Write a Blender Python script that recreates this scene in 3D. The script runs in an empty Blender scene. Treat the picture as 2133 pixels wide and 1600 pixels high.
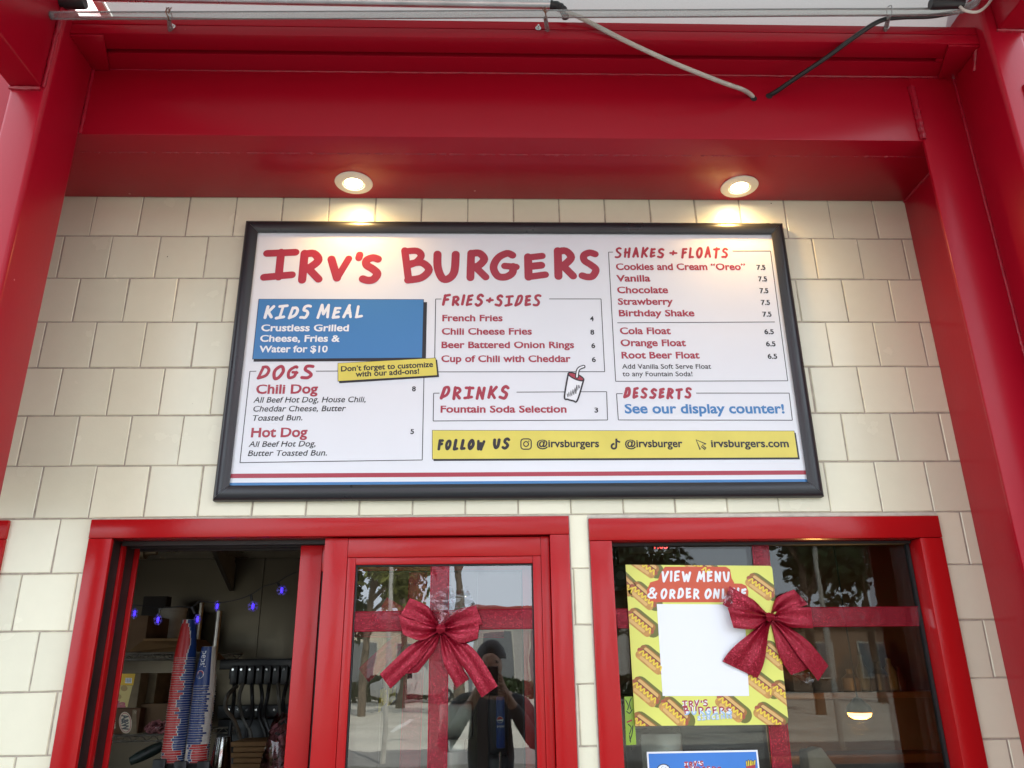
import bpy, bmesh, math, random
from mathutils import Vector, Matrix, noise
RAD = math.radians
PI = math.pi
random.seed(11)
S = bpy.context.scene
COL = S.collection

# ------------------------------------------------------------------ camera
F_PX, PX_CX, PX_CY, PX_W = 1623.73, 1066.5, 800.0, 2133.0
_w = Vector((-0.349761, -0.0315018, -0.0079597))
RM = Matrix.Rotation(_w.length, 3, _w.normalized()) @ Matrix(((1, 0, 0), (0, 0, -1), (0, 1, 0)))
CAM = Vector((0.0, -2.2759, 1.6))
cam = bpy.data.cameras.new('camera')
cam.sensor_fit = 'HORIZONTAL'; cam.sensor_width = 36.0; cam.lens = F_PX / PX_W * 36.0
cam.clip_start = 0.05; cam.clip_end = 2000
co = bpy.data.objects.new('camera', cam); COL.objects.link(co)
co.matrix_world = Matrix.Translation(CAM) @ Matrix((RM[0], -RM[1], -RM[2])).transposed().to_4x4()
S.camera = co

# ------------------------------------------------------------------ sky, sun, exposure
SUN_EL, SUN_AZ = 52.0, 22.0
w = bpy.data.worlds.new('World'); S.world = w; w.use_nodes = True
nt = w.node_tree; bg = nt.nodes['Background']
sky = nt.nodes.new('ShaderNodeTexSky'); sky.sky_type = 'NISHITA'; sky.sun_disc = False
sky.sun_elevation = RAD(SUN_EL); sky.sun_rotation = RAD(SUN_AZ); sky.dust_density = 2.5; sky.air_density = 1.0
# broken pale cloud over the sky
_tc = nt.nodes.new('ShaderNodeTexCoord'); _mp = nt.nodes.new('ShaderNodeMapping'); _mp.inputs['Scale'].default_value = (1.0, 1.0, 2.2)
_nz = nt.nodes.new('ShaderNodeTexNoise'); _nz.inputs['Scale'].default_value = 2.6; _nz.inputs['Detail'].default_value = 7; _nz.inputs['Roughness'].default_value = 0.55
_cr = nt.nodes.new('ShaderNodeMapRange'); _cr.inputs[1].default_value = 0.30; _cr.inputs[2].default_value = 0.50
_mx = nt.nodes.new('ShaderNodeMixRGB'); _mx.inputs[2].default_value = (7.8, 8.6, 9.6, 1)
nt.links.new(_tc.outputs['Generated'], _mp.inputs[0]); nt.links.new(_mp.outputs[0], _nz.inputs['Vector']); nt.links.new(_nz.outputs[0], _cr.inputs[0])
nt.links.new(_cr.outputs[0], _mx.inputs[0]); nt.links.new(sky.outputs[0], _mx.inputs[1])
nt.links.new(_mx.outputs[0], bg.inputs[0]); bg.inputs[1].default_value = 0.13
sd = bpy.data.lights.new('sun', 'SUN'); sd.energy = 3.4; sd.angle = RAD(0.5); sd.color = (1.0, 0.97, 0.92)
so = bpy.data.objects.new('sun', sd); COL.objects.link(so)
_s = Vector((math.sin(RAD(SUN_AZ)) * math.cos(RAD(SUN_EL)), math.cos(RAD(SUN_AZ)) * math.cos(RAD(SUN_EL)), math.sin(RAD(SUN_EL))))
so.rotation_euler = (-_s).to_track_quat('-Z', 'Y').to_euler(); so.location = (4, 10, 14)
S.view_settings.view_transform = 'Standard'; S.view_settings.look = 'None'
S.view_settings.gamma = 1.0; S.view_settings.use_curve_mapping = False
S.view_settings.exposure = 1.52
try:
    S.cycles.max_bounces = 10; S.cycles.transparent_max_bounces = 24
except Exception:
    pass

# ------------------------------------------------------------------ photo pixel -> point on a real plane
def _ray(px, py):
    return RM.transposed() @ Vector(((px - PX_CX) / F_PX, (py - PX_CY) / F_PX, 1.0))
def at(px, py, Y=0.0):
    d = _ray(px, py); return CAM + d * ((Y - CAM.y) / d.y)
def atZ(px, py, Z):
    d = _ray(px, py); return CAM + d * ((Z - CAM.z) / d.z)
def mirrored(px, py, dist, plane=0.035):
    """where a thing `dist` in front of the glass stands when the glass shows it at this pixel"""
    p = at(px, py, plane + dist); return Vector((p.x, plane - dist, p.z))

# ------------------------------------------------------------------ materials
MATS = {}
def mat(name, col=(0.5, 0.5, 0.5), rough=0.5, metal=0.0, var=0.0, vscale=6.0, bump=0.0, bscale=80.0, rvar=0.0,
        coat=0.0, emit=None, estr=0.0, island=0.0, spec=None, trans=0.0, specks=None):
    m = bpy.data.materials.new(name); m.use_nodes = True
    n = m.node_tree.nodes; l = m.node_tree.links; b = n['Principled BSDF']
    b.inputs['Base Color'].default_value = (*col, 1); b.inputs['Roughness'].default_value = rough
    b.inputs['Metallic'].default_value = metal
    if coat: b.inputs['Coat Weight'].default_value = coat; b.inputs['Coat Roughness'].default_value = 0.12
    if spec is not None: b.inputs['Specular IOR Level'].default_value = spec
    if trans: b.inputs['Transmission Weight'].default_value = trans
    if emit: b.inputs['Emission Color'].default_value = (*emit, 1); b.inputs['Emission Strength'].default_value = estr
    tc = n.new('ShaderNodeTexCoord')
    src = None
    if var:
        t = n.new('ShaderNodeTexNoise'); t.inputs['Scale'].default_value = vscale; t.inputs['Detail'].default_value = 6
        l.new(tc.outputs['Object'], t.inputs['Vector'])
        mp = n.new('ShaderNodeMapRange'); mp.inputs[1].default_value = 0.3; mp.inputs[2].default_value = 0.7
        mp.inputs[3].default_value = 1 - var; mp.inputs[4].default_value = 1 + var
        l.new(t.outputs[0], mp.inputs[0]); src = mp.outputs[0]
    if island:
        g = n.new('ShaderNodeNewGeometry'); mp2 = n.new('ShaderNodeMapRange')
        mp2.inputs[3].default_value = 1 - island; mp2.inputs[4].default_value = 1 + island * 0.6
        l.new(g.outputs['Random Per Island'], mp2.inputs[0])
        if src is not None:
            mu = n.new('ShaderNodeMath'); mu.operation = 'MULTIPLY'; l.new(src, mu.inputs[0]); l.new(mp2.outputs[0], mu.inputs[1]); src = mu.outputs[0]
        else: src = mp2.outputs[0]
    if src is not None:
        hv = n.new('ShaderNodeHueSaturation'); hv.inputs['Color'].default_value = (*col, 1)
        l.new(src, hv.inputs['Value']); l.new(hv.outputs[0], b.inputs['Base Color'])
    if specks:   # sparse small marks (chips, flyspecks): (scale, size, colour)
        v = n.new('ShaderNodeTexVoronoi'); v.inputs['Scale'].default_value = specks[0]; l.new(tc.outputs['Object'], v.inputs['Vector'])
        nz_ = n.new('ShaderNodeTexNoise'); nz_.inputs['Scale'].default_value = specks[0] * 9; l.new(tc.outputs['Object'], nz_.inputs['Vector'])
        ml = n.new('ShaderNodeMath'); ml.operation = 'MULTIPLY_ADD'; ml.inputs[1].default_value = specks[1] * 2.2; ml.inputs[2].default_value = -specks[1] * .1; l.new(nz_.outputs[0], ml.inputs[0])
        lt_ = n.new('ShaderNodeMath'); lt_.operation = 'LESS_THAN'; l.new(v.outputs['Distance'], lt_.inputs[0]); l.new(ml.outputs[0], lt_.inputs[1])
        sp_ = n.new('ShaderNodeSeparateColor'); l.new(v.outputs['Color'], sp_.inputs[0])
        g2 = n.new('ShaderNodeMath'); g2.operation = 'GREATER_THAN'; g2.inputs[1].default_value = .5; l.new(sp_.outputs[0], g2.inputs[0])
        an = n.new('ShaderNodeMath'); an.operation = 'MULTIPLY'; l.new(lt_.outputs[0], an.inputs[0]); l.new(g2.outputs[0], an.inputs[1])
        mr = n.new('ShaderNodeMixRGB'); mr.inputs[2].default_value = (*specks[2], 1); l.new(an.outputs[0], mr.inputs[0])
        if b.inputs['Base Color'].links: l.new(b.inputs['Base Color'].links[0].from_socket, mr.inputs[1])
        else: mr.inputs[1].default_value = (*col, 1)
        l.new(mr.outputs[0], b.inputs['Base Color'])
    if rvar:
        t2 = n.new('ShaderNodeTexNoise'); t2.inputs['Scale'].default_value = 9; t2.inputs['Detail'].default_value = 5
        l.new(tc.outputs['Object'], t2.inputs['Vector'])
        mp3 = n.new('ShaderNodeMapRange'); mp3.inputs[1].default_value = 0.3; mp3.inputs[2].default_value = 0.7
        mp3.inputs[3].default_value = max(0.02, rough - rvar); mp3.inputs[4].default_value = rough + rvar
        l.new(t2.outputs[0], mp3.inputs[0]); l.new(mp3.outputs[0], b.inputs['Roughness'])
    if bump:
        t3 = n.new('ShaderNodeTexNoise'); t3.inputs['Scale'].default_value = bscale; t3.inputs['Detail'].default_value = 4
        l.new(tc.outputs['Object'], t3.inputs['Vector'])
        bp = n.new('ShaderNodeBump'); bp.inputs['Strength'].default_value = bump; bp.inputs['Distance'].default_value = 0.002
        l.new(t3.outputs[0], bp.inputs['Height']); l.new(bp.outputs[0], b.inputs['Normal'])
    MATS[name] = m
    return m

def glass_mat(name, tint=(0.93, 0.96, 0.95), refl=1.0, wave=0.0):
    m = bpy.data.materials.new(name); m.use_nodes = True
    n = m.node_tree.nodes; l = m.node_tree.links; n.remove(n['Principled BSDF'])
    out = n['Material Output']
    tr = n.new('ShaderNodeBsdfTransparent'); tr.inputs[0].default_value = (*tint, 1)
    gl = n.new('ShaderNodeBsdfGlossy'); gl.inputs['Roughness'].default_value = 0.0
    fr = n.new('ShaderNodeFresnel'); fr.inputs[0].default_value = 1.5
    mu = n.new('ShaderNodeMath'); mu.operation = 'MULTIPLY'; mu.inputs[1].default_value = refl; mu.use_clamp = True
    mx = n.new('ShaderNodeMixShader')
    if wave:
        tc = n.new('ShaderNodeTexCoord'); tn = n.new('ShaderNodeTexNoise'); tn.inputs['Scale'].default_value = 7; tn.inputs['Detail'].default_value = 1.5
        bp = n.new('ShaderNodeBump'); bp.inputs['Strength'].default_value = wave; bp.inputs['Distance'].default_value = .02
        l.new(tc.outputs['Object'], tn.inputs['Vector']); l.new(tn.outputs[0], bp.inputs['Height']); l.new(bp.outputs[0], gl.inputs['Normal'])
    l.new(fr.outputs[0], mu.inputs[0]); l.new(mu.outputs[0], mx.inputs[0])
    l.new(tr.outputs[0], mx.inputs[1]); l.new(gl.outputs[0], mx.inputs[2]); l.new(mx.outputs[0], out.inputs[0])
    MATS[name] = m
    return m

def ribbon_mat(name, alpha=1.0, scale=600.0, base=(0.23, 0.001, 0.013)):
    m = bpy.data.materials.new(name); m.use_nodes = True
    n = m.node_tree.nodes; l = m.node_tree.links; b = n['Principled BSDF']
    tc = n.new('ShaderNodeTexCoord'); v = n.new('ShaderNodeTexVoronoi'); v.inputs['Scale'].default_value = scale
    l.new(tc.outputs['Object'], v.inputs['Vector'])
    cr = n.new('ShaderNodeValToRGB'); cr.color_ramp.elements[0].position = 0.0; cr.color_ramp.elements[1].position = 0.42
    cr.color_ramp.elements[0].color = (min(1, base[0] * 1.7), base[1] * 8, base[2] * 3, 1); cr.color_ramp.elements[1].color = (*base, 1)
    l.new(v.outputs['Distance'], cr.inputs[0]); l.new(cr.outputs[0], b.inputs['Base Color'])
    # sparse bright glitter grains
    sp = n.new('ShaderNodeSeparateColor'); l.new(v.outputs['Color'], sp.inputs[0])
    gt = n.new('ShaderNodeMath'); gt.operation = 'GREATER_THAN'; gt.inputs[1].default_value = 0.90; l.new(sp.outputs[0], gt.inputs[0])
    gm = n.new('ShaderNodeMixRGB'); gm.inputs[2].default_value = (.62, .035, .085, 1); l.new(gt.outputs[0], gm.inputs[0]); l.new(cr.outputs[0], gm.inputs[1]); l.new(gm.outputs[0], b.inputs['Base Color'])
    mt = n.new('ShaderNodeMapRange'); mt.inputs[3].default_value = 0.38; mt.inputs[4].default_value = 0.10
    l.new(gt.outputs[0], mt.inputs[0]); l.new(mt.outputs[0], b.inputs['Roughness'])
    b.inputs['Metallic'].default_value = 0.4
    # each grain faces its own way
    mm = n.new('ShaderNodeMapRange'); 
    nm = n.new('ShaderNodeVectorMath'); nm.operation = 'SUBTRACT'; nm.inputs[1].default_value = (0.5, 0.5, 0.5); l.new(v.outputs['Color'], nm.inputs[0])
    ns = n.new('ShaderNodeVectorMath'); ns.operation = 'SCALE'; ns.inputs['Scale'].default_value = 0.42; l.new(nm.outputs[0], ns.inputs[0])
    ge = n.new('ShaderNodeNewGeometry'); ad = n.new('ShaderNodeVectorMath'); ad.operation = 'ADD'
    l.new(ge.outputs['Normal'], ad.inputs[0]); l.new(ns.outputs[0], ad.inputs[1])
    no = n.new('ShaderNodeVectorMath'); no.operation = 'NORMALIZE'; l.new(ad.outputs[0], no.inputs[0]); l.new(no.outputs[0], b.inputs['Normal'])
    n.remove(mm)
    b.inputs['Alpha'].default_value = alpha
    MATS[name] = m
    return m

RED = mat('red_gloss_paint', (0.34, 0.002, 0.014), 0.33, var=0.02, vscale=2.5, bump=0.10, bscale=70, rvar=0.02, coat=0.04, spec=.27, specks=(7, .022, (.55, .22, .22)))
RED_W = mat('red_window_enamel', (0.40, 0.006, 0.008), 0.24, var=0.012, vscale=4, bump=0.20, bscale=75, rvar=0.02, coat=0.05, spec=.32)
WELD = mat('painted_weld_metal', (0.31, 0.004, 0.018), 0.30, var=0.2, vscale=40, bump=0.5, bscale=200)
TILE = mat('cream_glazed_tile', (0.775, 0.75, 0.57), 0.25, var=0.012, vscale=30, bump=0.10, bscale=160, rvar=0.03, island=0.09, specks=(9, .020, (.10, .08, .05)))
GROUT = mat('grey_brown_grout', (0.40, 0.35, 0.28), 0.9, var=0.25, vscale=30, bump=0.5, bscale=200)
CAULK = mat('pale_caulk', (0.55, 0.52, 0.44), 0.7, var=0.12, vscale=40)
FRAME = mat('black_anodised_frame', (0.018, 0.020, 0.024), 0.32, rvar=0.06, bump=0.03, bscale=120)
PANEL = mat('white_sign_panel', (0.74, 0.76, 0.80), 0.30, var=0.015, vscale=4)
INK_R = mat('printed_red_ink', (0.37, 0.030, 0.055), 0.32)
INK_K = mat('printed_black_ink', (0.012, 0.012, 0.016), 0.34)
INK_B = mat('printed_blue_ink', (0.045, 0.20, 0.46), 0.32)
INK_Y = mat('printed_yellow_ink', (0.70, 0.60, 0.10), 0.34, var=0.05, vscale=12)
INK_W = mat('printed_white_ink', (0.80, 0.82, 0.85), 0.32)
GASK = mat('black_rubber_gasket', (0.012, 0.012, 0.013), 0.55)
DARKM = mat('dark_bronze_track', (0.02, 0.014, 0.013), 0.45, var=0.3, vscale=12)
WHITE_P = mat('white_painted_trim', (0.72, 0.68, 0.60), 0.45, var=0.05, vscale=20)
STEEL = mat('brushed_stainless_steel', (0.50, 0.47, 0.42), 0.34, metal=0.9, var=0.12, vscale=3, rvar=0.1)
CHROME = mat('bright_zinc_steel', (0.72, 0.72, 0.72), 0.2, metal=1.0, rvar=0.08)
ALU = mat('aluminium_tube', (0.62, 0.63, 0.64), 0.33, metal=1.0, var=0.12, vscale=14, rvar=0.1)
BLK = mat('black_plastic', (0.014, 0.014, 0.015), 0.42, rvar=0.1)
TAPE = mat('black_electrical_tape', (0.014, 0.014, 0.016), 0.38, bump=0.6, bscale=60)
GLASS = glass_mat('window_glass', (0.86, 0.90, 0.88), 0.9, wave=.010)
GLASS_D = glass_mat('double_glazed_glass', (0.80, 0.85, 0.83), 4.2, wave=.016)
GLASS2 = glass_mat('inner_window_glass', (0.88, 0.91, 0.89), 0.9)
TUBEG = glass_mat('clear_tube_glass', (0.86, 0.89, 0.88), 2.2)
_n = TUBEG.node_tree.nodes; _l = TUBEG.node_tree.links; _o = _n['Material Output']; _src = _o.inputs[0].links[0].from_socket
_d = _n.new('ShaderNodeBsdfDiffuse'); _d.inputs[0].default_value = (.72, .76, .75, 1); _t = _n.new('ShaderNodeBsdfTranslucent'); _t.inputs[0].default_value = (.72, .76, .75, 1)
_a = _n.new('ShaderNodeMixShader'); _b = _n.new('ShaderNodeMixShader'); _b.inputs[0].default_value = .16
_l.new(_d.outputs[0], _a.inputs[1]); _l.new(_t.outputs[0], _a.inputs[2]); _l.new(_src, _b.inputs[1]); _l.new(_a.outputs[0], _b.inputs[2]); _l.new(_b.outputs[0], _o.inputs[0])
FILM = glass_mat('clear_plastic_film', (0.95, 0.96, 0.98), 1.6)
RIB = ribbon_mat('red_glitter_ribbon')
RIB_S = ribbon_mat('sheer_red_glitter_ribbon', 0.68)
CREAM = mat('pale_cable_sheath', (0.46, 0.44, 0.39), 0.42, var=0.12, vscale=30)

# ------------------------------------------------------------------ mesh helpers
def wloc(o):
    v = Vector((0, 0, 0))
    while o is not None:
        v += o.location; o = o.parent
    return v
def tag(o, label=None, cat=None, group=None, kind=None):
    if label: o['label'] = label
    if cat: o['category'] = cat
    if group: o['group'] = group
    if kind: o['kind'] = kind
    return o
def empty(name, loc, label=None, cat=None, group=None):
    o = bpy.data.objects.new(name, None); COL.objects.link(o); o.location = loc; o.empty_display_size = 0.05
    return tag(o, label, cat, group)

class MB:
    def __init__(s): s.v = []; s.f = []; s.m = []
    def add(s, vs, fs, m=0):
        k = len(s.v); s.v += [Vector(p) for p in vs]
        for f in fs: s.f.append([i + k for i in f]); s.m.append(m)
        return s
    def box(s, x0, x1, y0, y1, z0, z1, m=0):
        if x0 > x1: x0, x1 = x1, x0
        if y0 > y1: y0, y1 = y1, y0
        if z0 > z1: z0, z1 = z1, z0
        return s.add([(x, y, z) for z in (z0, z1) for y in (y0, y1) for x in (x0, x1)],
                     [(0, 2, 3, 1), (4, 5, 7, 6), (0, 1, 5, 4), (2, 6, 7, 3), (0, 4, 6, 2), (1, 3, 7, 5)], m)
    def obox(s, c, ax, ay, az, m=0):
        c, ax, ay, az = map(Vector, (c, ax, ay, az))
        return s.add([c + ax * i + ay * j + az * k for k in (-1, 1) for j in (-1, 1) for i in (-1, 1)],
                     [(0, 2, 3, 1), (4, 5, 7, 6), (0, 1, 5, 4), (2, 6, 7, 3), (0, 4, 6, 2), (1, 3, 7, 5)], m)
    def quad(s, a, b, c, d, m=0): return s.add([a, b, c, d], [(0, 1, 2, 3)], m)
    def grid(s, P, m=0, closed=False):
        r, c = len(P), len(P[0]); vs = [p for row in P for p in row]
        fs = [(i * c + j, i * c + (j + 1) % c, (i + 1) * c + (j + 1) % c, (i + 1) * c + j) for i in range(r - 1) for j in range(c if closed else c - 1)]
        return s.add(vs, fs, m)
    def tube(s, path, r, n=10, m=0, caps=True):
        path = [Vector(p) for p in path]; N = len(path)
        rr = r if isinstance(r, (list, tuple)) else [r] * N
        rings = []; up = None
        for i, p in enumerate(path):
            t = (path[min(i + 1, N - 1)] - path[max(i - 1, 0)]).normalized()
            if up is None: up = Vector((0, 0, 1)) if abs(t.z) < 0.9 else Vector((1, 0, 0))
            a = t.cross(up).normalized(); up = a.cross(t).normalized()
            rings.append([p + (a * math.cos(2 * PI * k / n) + up * math.sin(2 * PI * k / n)) * rr[i] for k in range(n)])
        s.grid(rings, m, True)
        if caps:
            s.add(rings[0], [tuple(range(n))], m); s.add(rings[-1], [tuple(reversed(range(n)))], m)
        return s
    def lathe(s, prof, c=(0, 0, 0), n=32, m=0, ang_mat=None):
        """prof: (radius, z) pairs turned about the vertical through c"""
        c = Vector(c)
        if ang_mat is None:
            return s.grid([[c + Vector((r * math.cos(2 * PI * k / n), r * math.sin(2 * PI * k / n), z)) for k in range(n)] for r, z in prof], m, True)
        k0 = len(s.v)
        for r, z in prof:
            for k in range(n): s.v.append(c + Vector((r * math.cos(2 * PI * k / n), r * math.sin(2 * PI * k / n), z)))
        for i in range(len(prof) - 1):
            for k in range(n):
                s.f.append([k0 + i * n + k, k0 + i * n + (k + 1) % n, k0 + (i + 1) * n + (k + 1) % n, k0 + (i + 1) * n + k]); s.m.append(ang_mat(i, k))
        return s
    def disc(s, c, r, n=24, axis='z', m=0, flip=False):
        c = Vector(c); vs = []
        for k in range(n):
            a = 2 * PI * k / n; x, y = r * math.cos(a), r * math.sin(a)
            vs.append(c + (Vector((x, y, 0)) if axis == 'z' else Vector((x, 0, y)) if axis == 'y' else Vector((0, x, y))))
        return s.add(vs, [tuple(range(n)) if not flip else tuple(reversed(range(n)))], m)
    def cyl(s, a, b, r, n=16, m=0): return s.tube([a, b], r, n, m)
    def build(s, name, mats, parent=None, smooth=False, bevel=0.0, seg=2, origin='auto', normals=True):
        mats = mats if isinstance(mats, (list, tuple)) else [mats]
        me = bpy.data.meshes.new(name)
        off = wloc(parent) if parent is not None else None
        if parent is None:
            if origin == 'auto':
                xs = [v.x for v in s.v]; ys = [v.y for v in s.v]; zs = [v.z for v in s.v]
                off = Vector(((min(xs) + max(xs)) / 2, (min(ys) + max(ys)) / 2, min(zs)))
            else: off = Vector(origin)
        me.from_pydata([tuple(v - off) if parent is None else tuple(v) for v in s.v], [], s.f)
        for mm in mats: me.materials.append(mm)
        for p, mi in zip(me.polygons, s.m): p.material_index = mi
        if bevel or normals:
            bm = bmesh.new(); bm.from_mesh(me)
            if bevel:
                bmesh.ops.remove_doubles(bm, verts=bm.verts, dist=1e-6)
                es = [e for e in bm.edges if len(e.link_faces) == 2 and e.calc_face_angle(0) > 0.6]
                bmesh.ops.bevel(bm, geom=es, offset=bevel, segments=seg, profile=0.5, affect='EDGES', clamp_overlap=True)
            if normals: bmesh.ops.recalc_face_normals(bm, faces=bm.faces)
            bm.to_mesh(me); bm.free()
        if smooth or bevel:
            for p in me.polygons: p.use_smooth = True
            me.set_sharp_from_angle(angle=RAD(38))
        o = bpy.data.objects.new(name, me); COL.objects.link(o)
        if parent is not None: o.parent = parent; o.location = -off
        else: o.location = off
        return o

def catmull(pts, n=6, closed=False):
    pts = [Vector(p) for p in pts]; N = len(pts); out = []
    rng = range(N) if closed else range(N - 1)
    for i in rng:
        if closed: p0, p1, p2, p3 = (pts[(i + k) % N] for k in (-1, 0, 1, 2))
        else: p0, p1, p2, p3 = pts[max(i - 1, 0)], pts[i], pts[i + 1], pts[min(i + 2, N - 1)]
        for k in range(n):
            t = k / n
            out.append(0.5 * ((2 * p1) + (p2 - p0) * t + (2 * p0 - 5 * p1 + 4 * p2 - p3) * t * t + (3 * p1 - p0 - 3 * p2 + p3) * t ** 3))
    out.append(pts[0].copy() if closed else pts[-1].copy())
    return out

# ------------------------------------------------------------------ flat printing on a vertical sheet (plane y = Y)
_glyph = {}
def glyphs(body, bold):
    key = (body, bold)
    if key in _glyph: return _glyph[key]
    c = bpy.data.curves.new('text', 'FONT'); c.body = body; c.offset = bold; c.resolution_u = 3; c.fill_mode = 'FRONT'
    o = bpy.data.objects.new('text', c); COL.objects.link(o)
    dg = bpy.context.evaluated_depsgraph_get()
    me = bpy.data.meshes.new_from_object(o.evaluated_get(dg))
    xh = lambda y: y if y < 0 else y * 1.13 if y < .449 else .5074 + (y - .449) * (.682 - .5074) / (.682 - .449)   # taller lower case
    r = ([(v.co.x, xh(v.co.y)) for v in me.vertices], [tuple(p.vertices) for p in me.polygons])
    bpy.data.objects.remove(o); bpy.data.curves.remove(c); bpy.data.meshes.remove(me)
    _glyph[key] = r
    return r

L = lambda *p: ('l', p)
Cv = lambda *p: ('s', p)
HAND = {
 'I': [L((.5, 0), (.5, 1)), L((.02, .97), (1, 1)), L((0, 0), (.95, .1))],
 '|': [L((.5, 0), (.5, 1))],
 'R': [L((.12, 0), (.14, 1)), Cv((.14, .97), (.62, 1), (.92, .76), (.6, .5), (.3, .42)), L((.36, .45), (1, .02))],
 'V': [L((.02, .95), (.4, 0)), L((.4, 0), (1, 1))],
 "'": [L((.8, 1), (.25, .1))],
 'S': [Cv((.95, .93), (.6, 1), (.2, .88), (.22, .66), (.62, .5), (.95, .3), (.72, .04), (.35, 0), (.02, .06))],
 'B': [L((.05, 1), (.22, 0)), Cv((.05, .97), (.5, 1), (.68, .82), (.5, .62), (.2, .5)), Cv((.2, .52), (.7, .58), (1, .35), (.72, .08), (.22, 0))],
 'U': [Cv((.03, 1), (.08, .45), (.3, .04), (.62, .02), (.88, .3), (.95, 1))],
 'G': [Cv((.85, .92), (.62, 1), (.22, .8), (.02, .42), (.2, .06), (.55, .0), (.82, .18), (.86, .44)), L((.5, .46), (1, .42))],
 'E': [L((.12, .95), (.12, .02)), L((.1, .92), (.88, 1)), L((.12, .5), (.8, .56)), L((.12, .02), (1, .12))],
 'K': [L((.08, 0), (.14, 1)), L((.95, 1), (.16, .4)), L((.32, .52), (1, .05))],
 'D': [L((.28, .95), (.05, .02)), Cv((.28, .95), (.75, .98), (1, .68), (.78, .25), (.05, .02))],
 'M': [L((0, 0), (.2, 1)), L((.2, 1), (.48, .3)), L((.48, .3), (.86, 1)), L((.86, 1), (1, .05))],
 'A': [L((.02, 0), (.5, 1)), L((.5, 1), (.98, .02)), L((.22, .36), (.8, .4))],
 'L': [L((.1, 1), (.12, .03)), L((.12, .03), (1, .05))],
 'F': [L((.15, .95), (.1, 0)), L((.12, .95), (1, 1)), L((.14, .5), (.85, .56))],
 '+': [L((.5, .2), (.5, .85)), L((.1, .52), (.92, .54))],
 'O': [('c', ((.5, 1), (.14, .78), (.02, .4), (.3, .02), (.72, .12), (1, .55), (.82, .92)))],
 'T': [L((.5, 0), (.48, 1)), L((0, .93), (1, 1))],
 'N': [L((.08, 0), (.1, 1)), L((.1, 1), (.88, .03)), L((.88, .03), (.95, 1))],
 'H': [L((.1, 0), (.12, 1)), L((.9, 0), (.92, 1)), L((.1, .48), (.9, .54))],
 'W': [L((0, 1), (.26, 0)), L((.26, 0), (.5, .7)), L((.5, .7), (.72, 0)), L((.72, 0), (1, 1))],
 'C': [Cv((.92, .9), (.6, 1), (.2, .82), (.02, .42), (.25, .05), (.62, .0), (.95, .12))],
 '&': [Cv((.98, .02), (.6, .45), (.2, .82), (.45, 1), (.72, .85), (.3, .5), (.02, .25), (.35, .0), (.8, .15), (1, .45))],
 '1': [L((.5, 0), (.5, 1)), L((.5, 1), (.2, .8))],
 '9': [('c', ((.5, 1), (.1, .8), (.3, .5), (.8, .6), (.85, .9))), L((.9, .75), (.6, 0))],
 '4': [L((.6, 1), (.05, .35)), L((.05, .35), (1, .4)), L((.7, .7), (.68, 0))],
 '6': [Cv((.75, 1), (.3, .7), (.1, .3), (.4, 0), (.85, .2), (.7, .48), (.2, .4))],
}
WID = {'I': 1.05, '|': .3, "'": .35, 'M': 1.25, 'W': 1.3, ' ': .55, '+': .95, '1': .5, 'L': .85, 'F': .85, 'E': .85}

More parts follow.
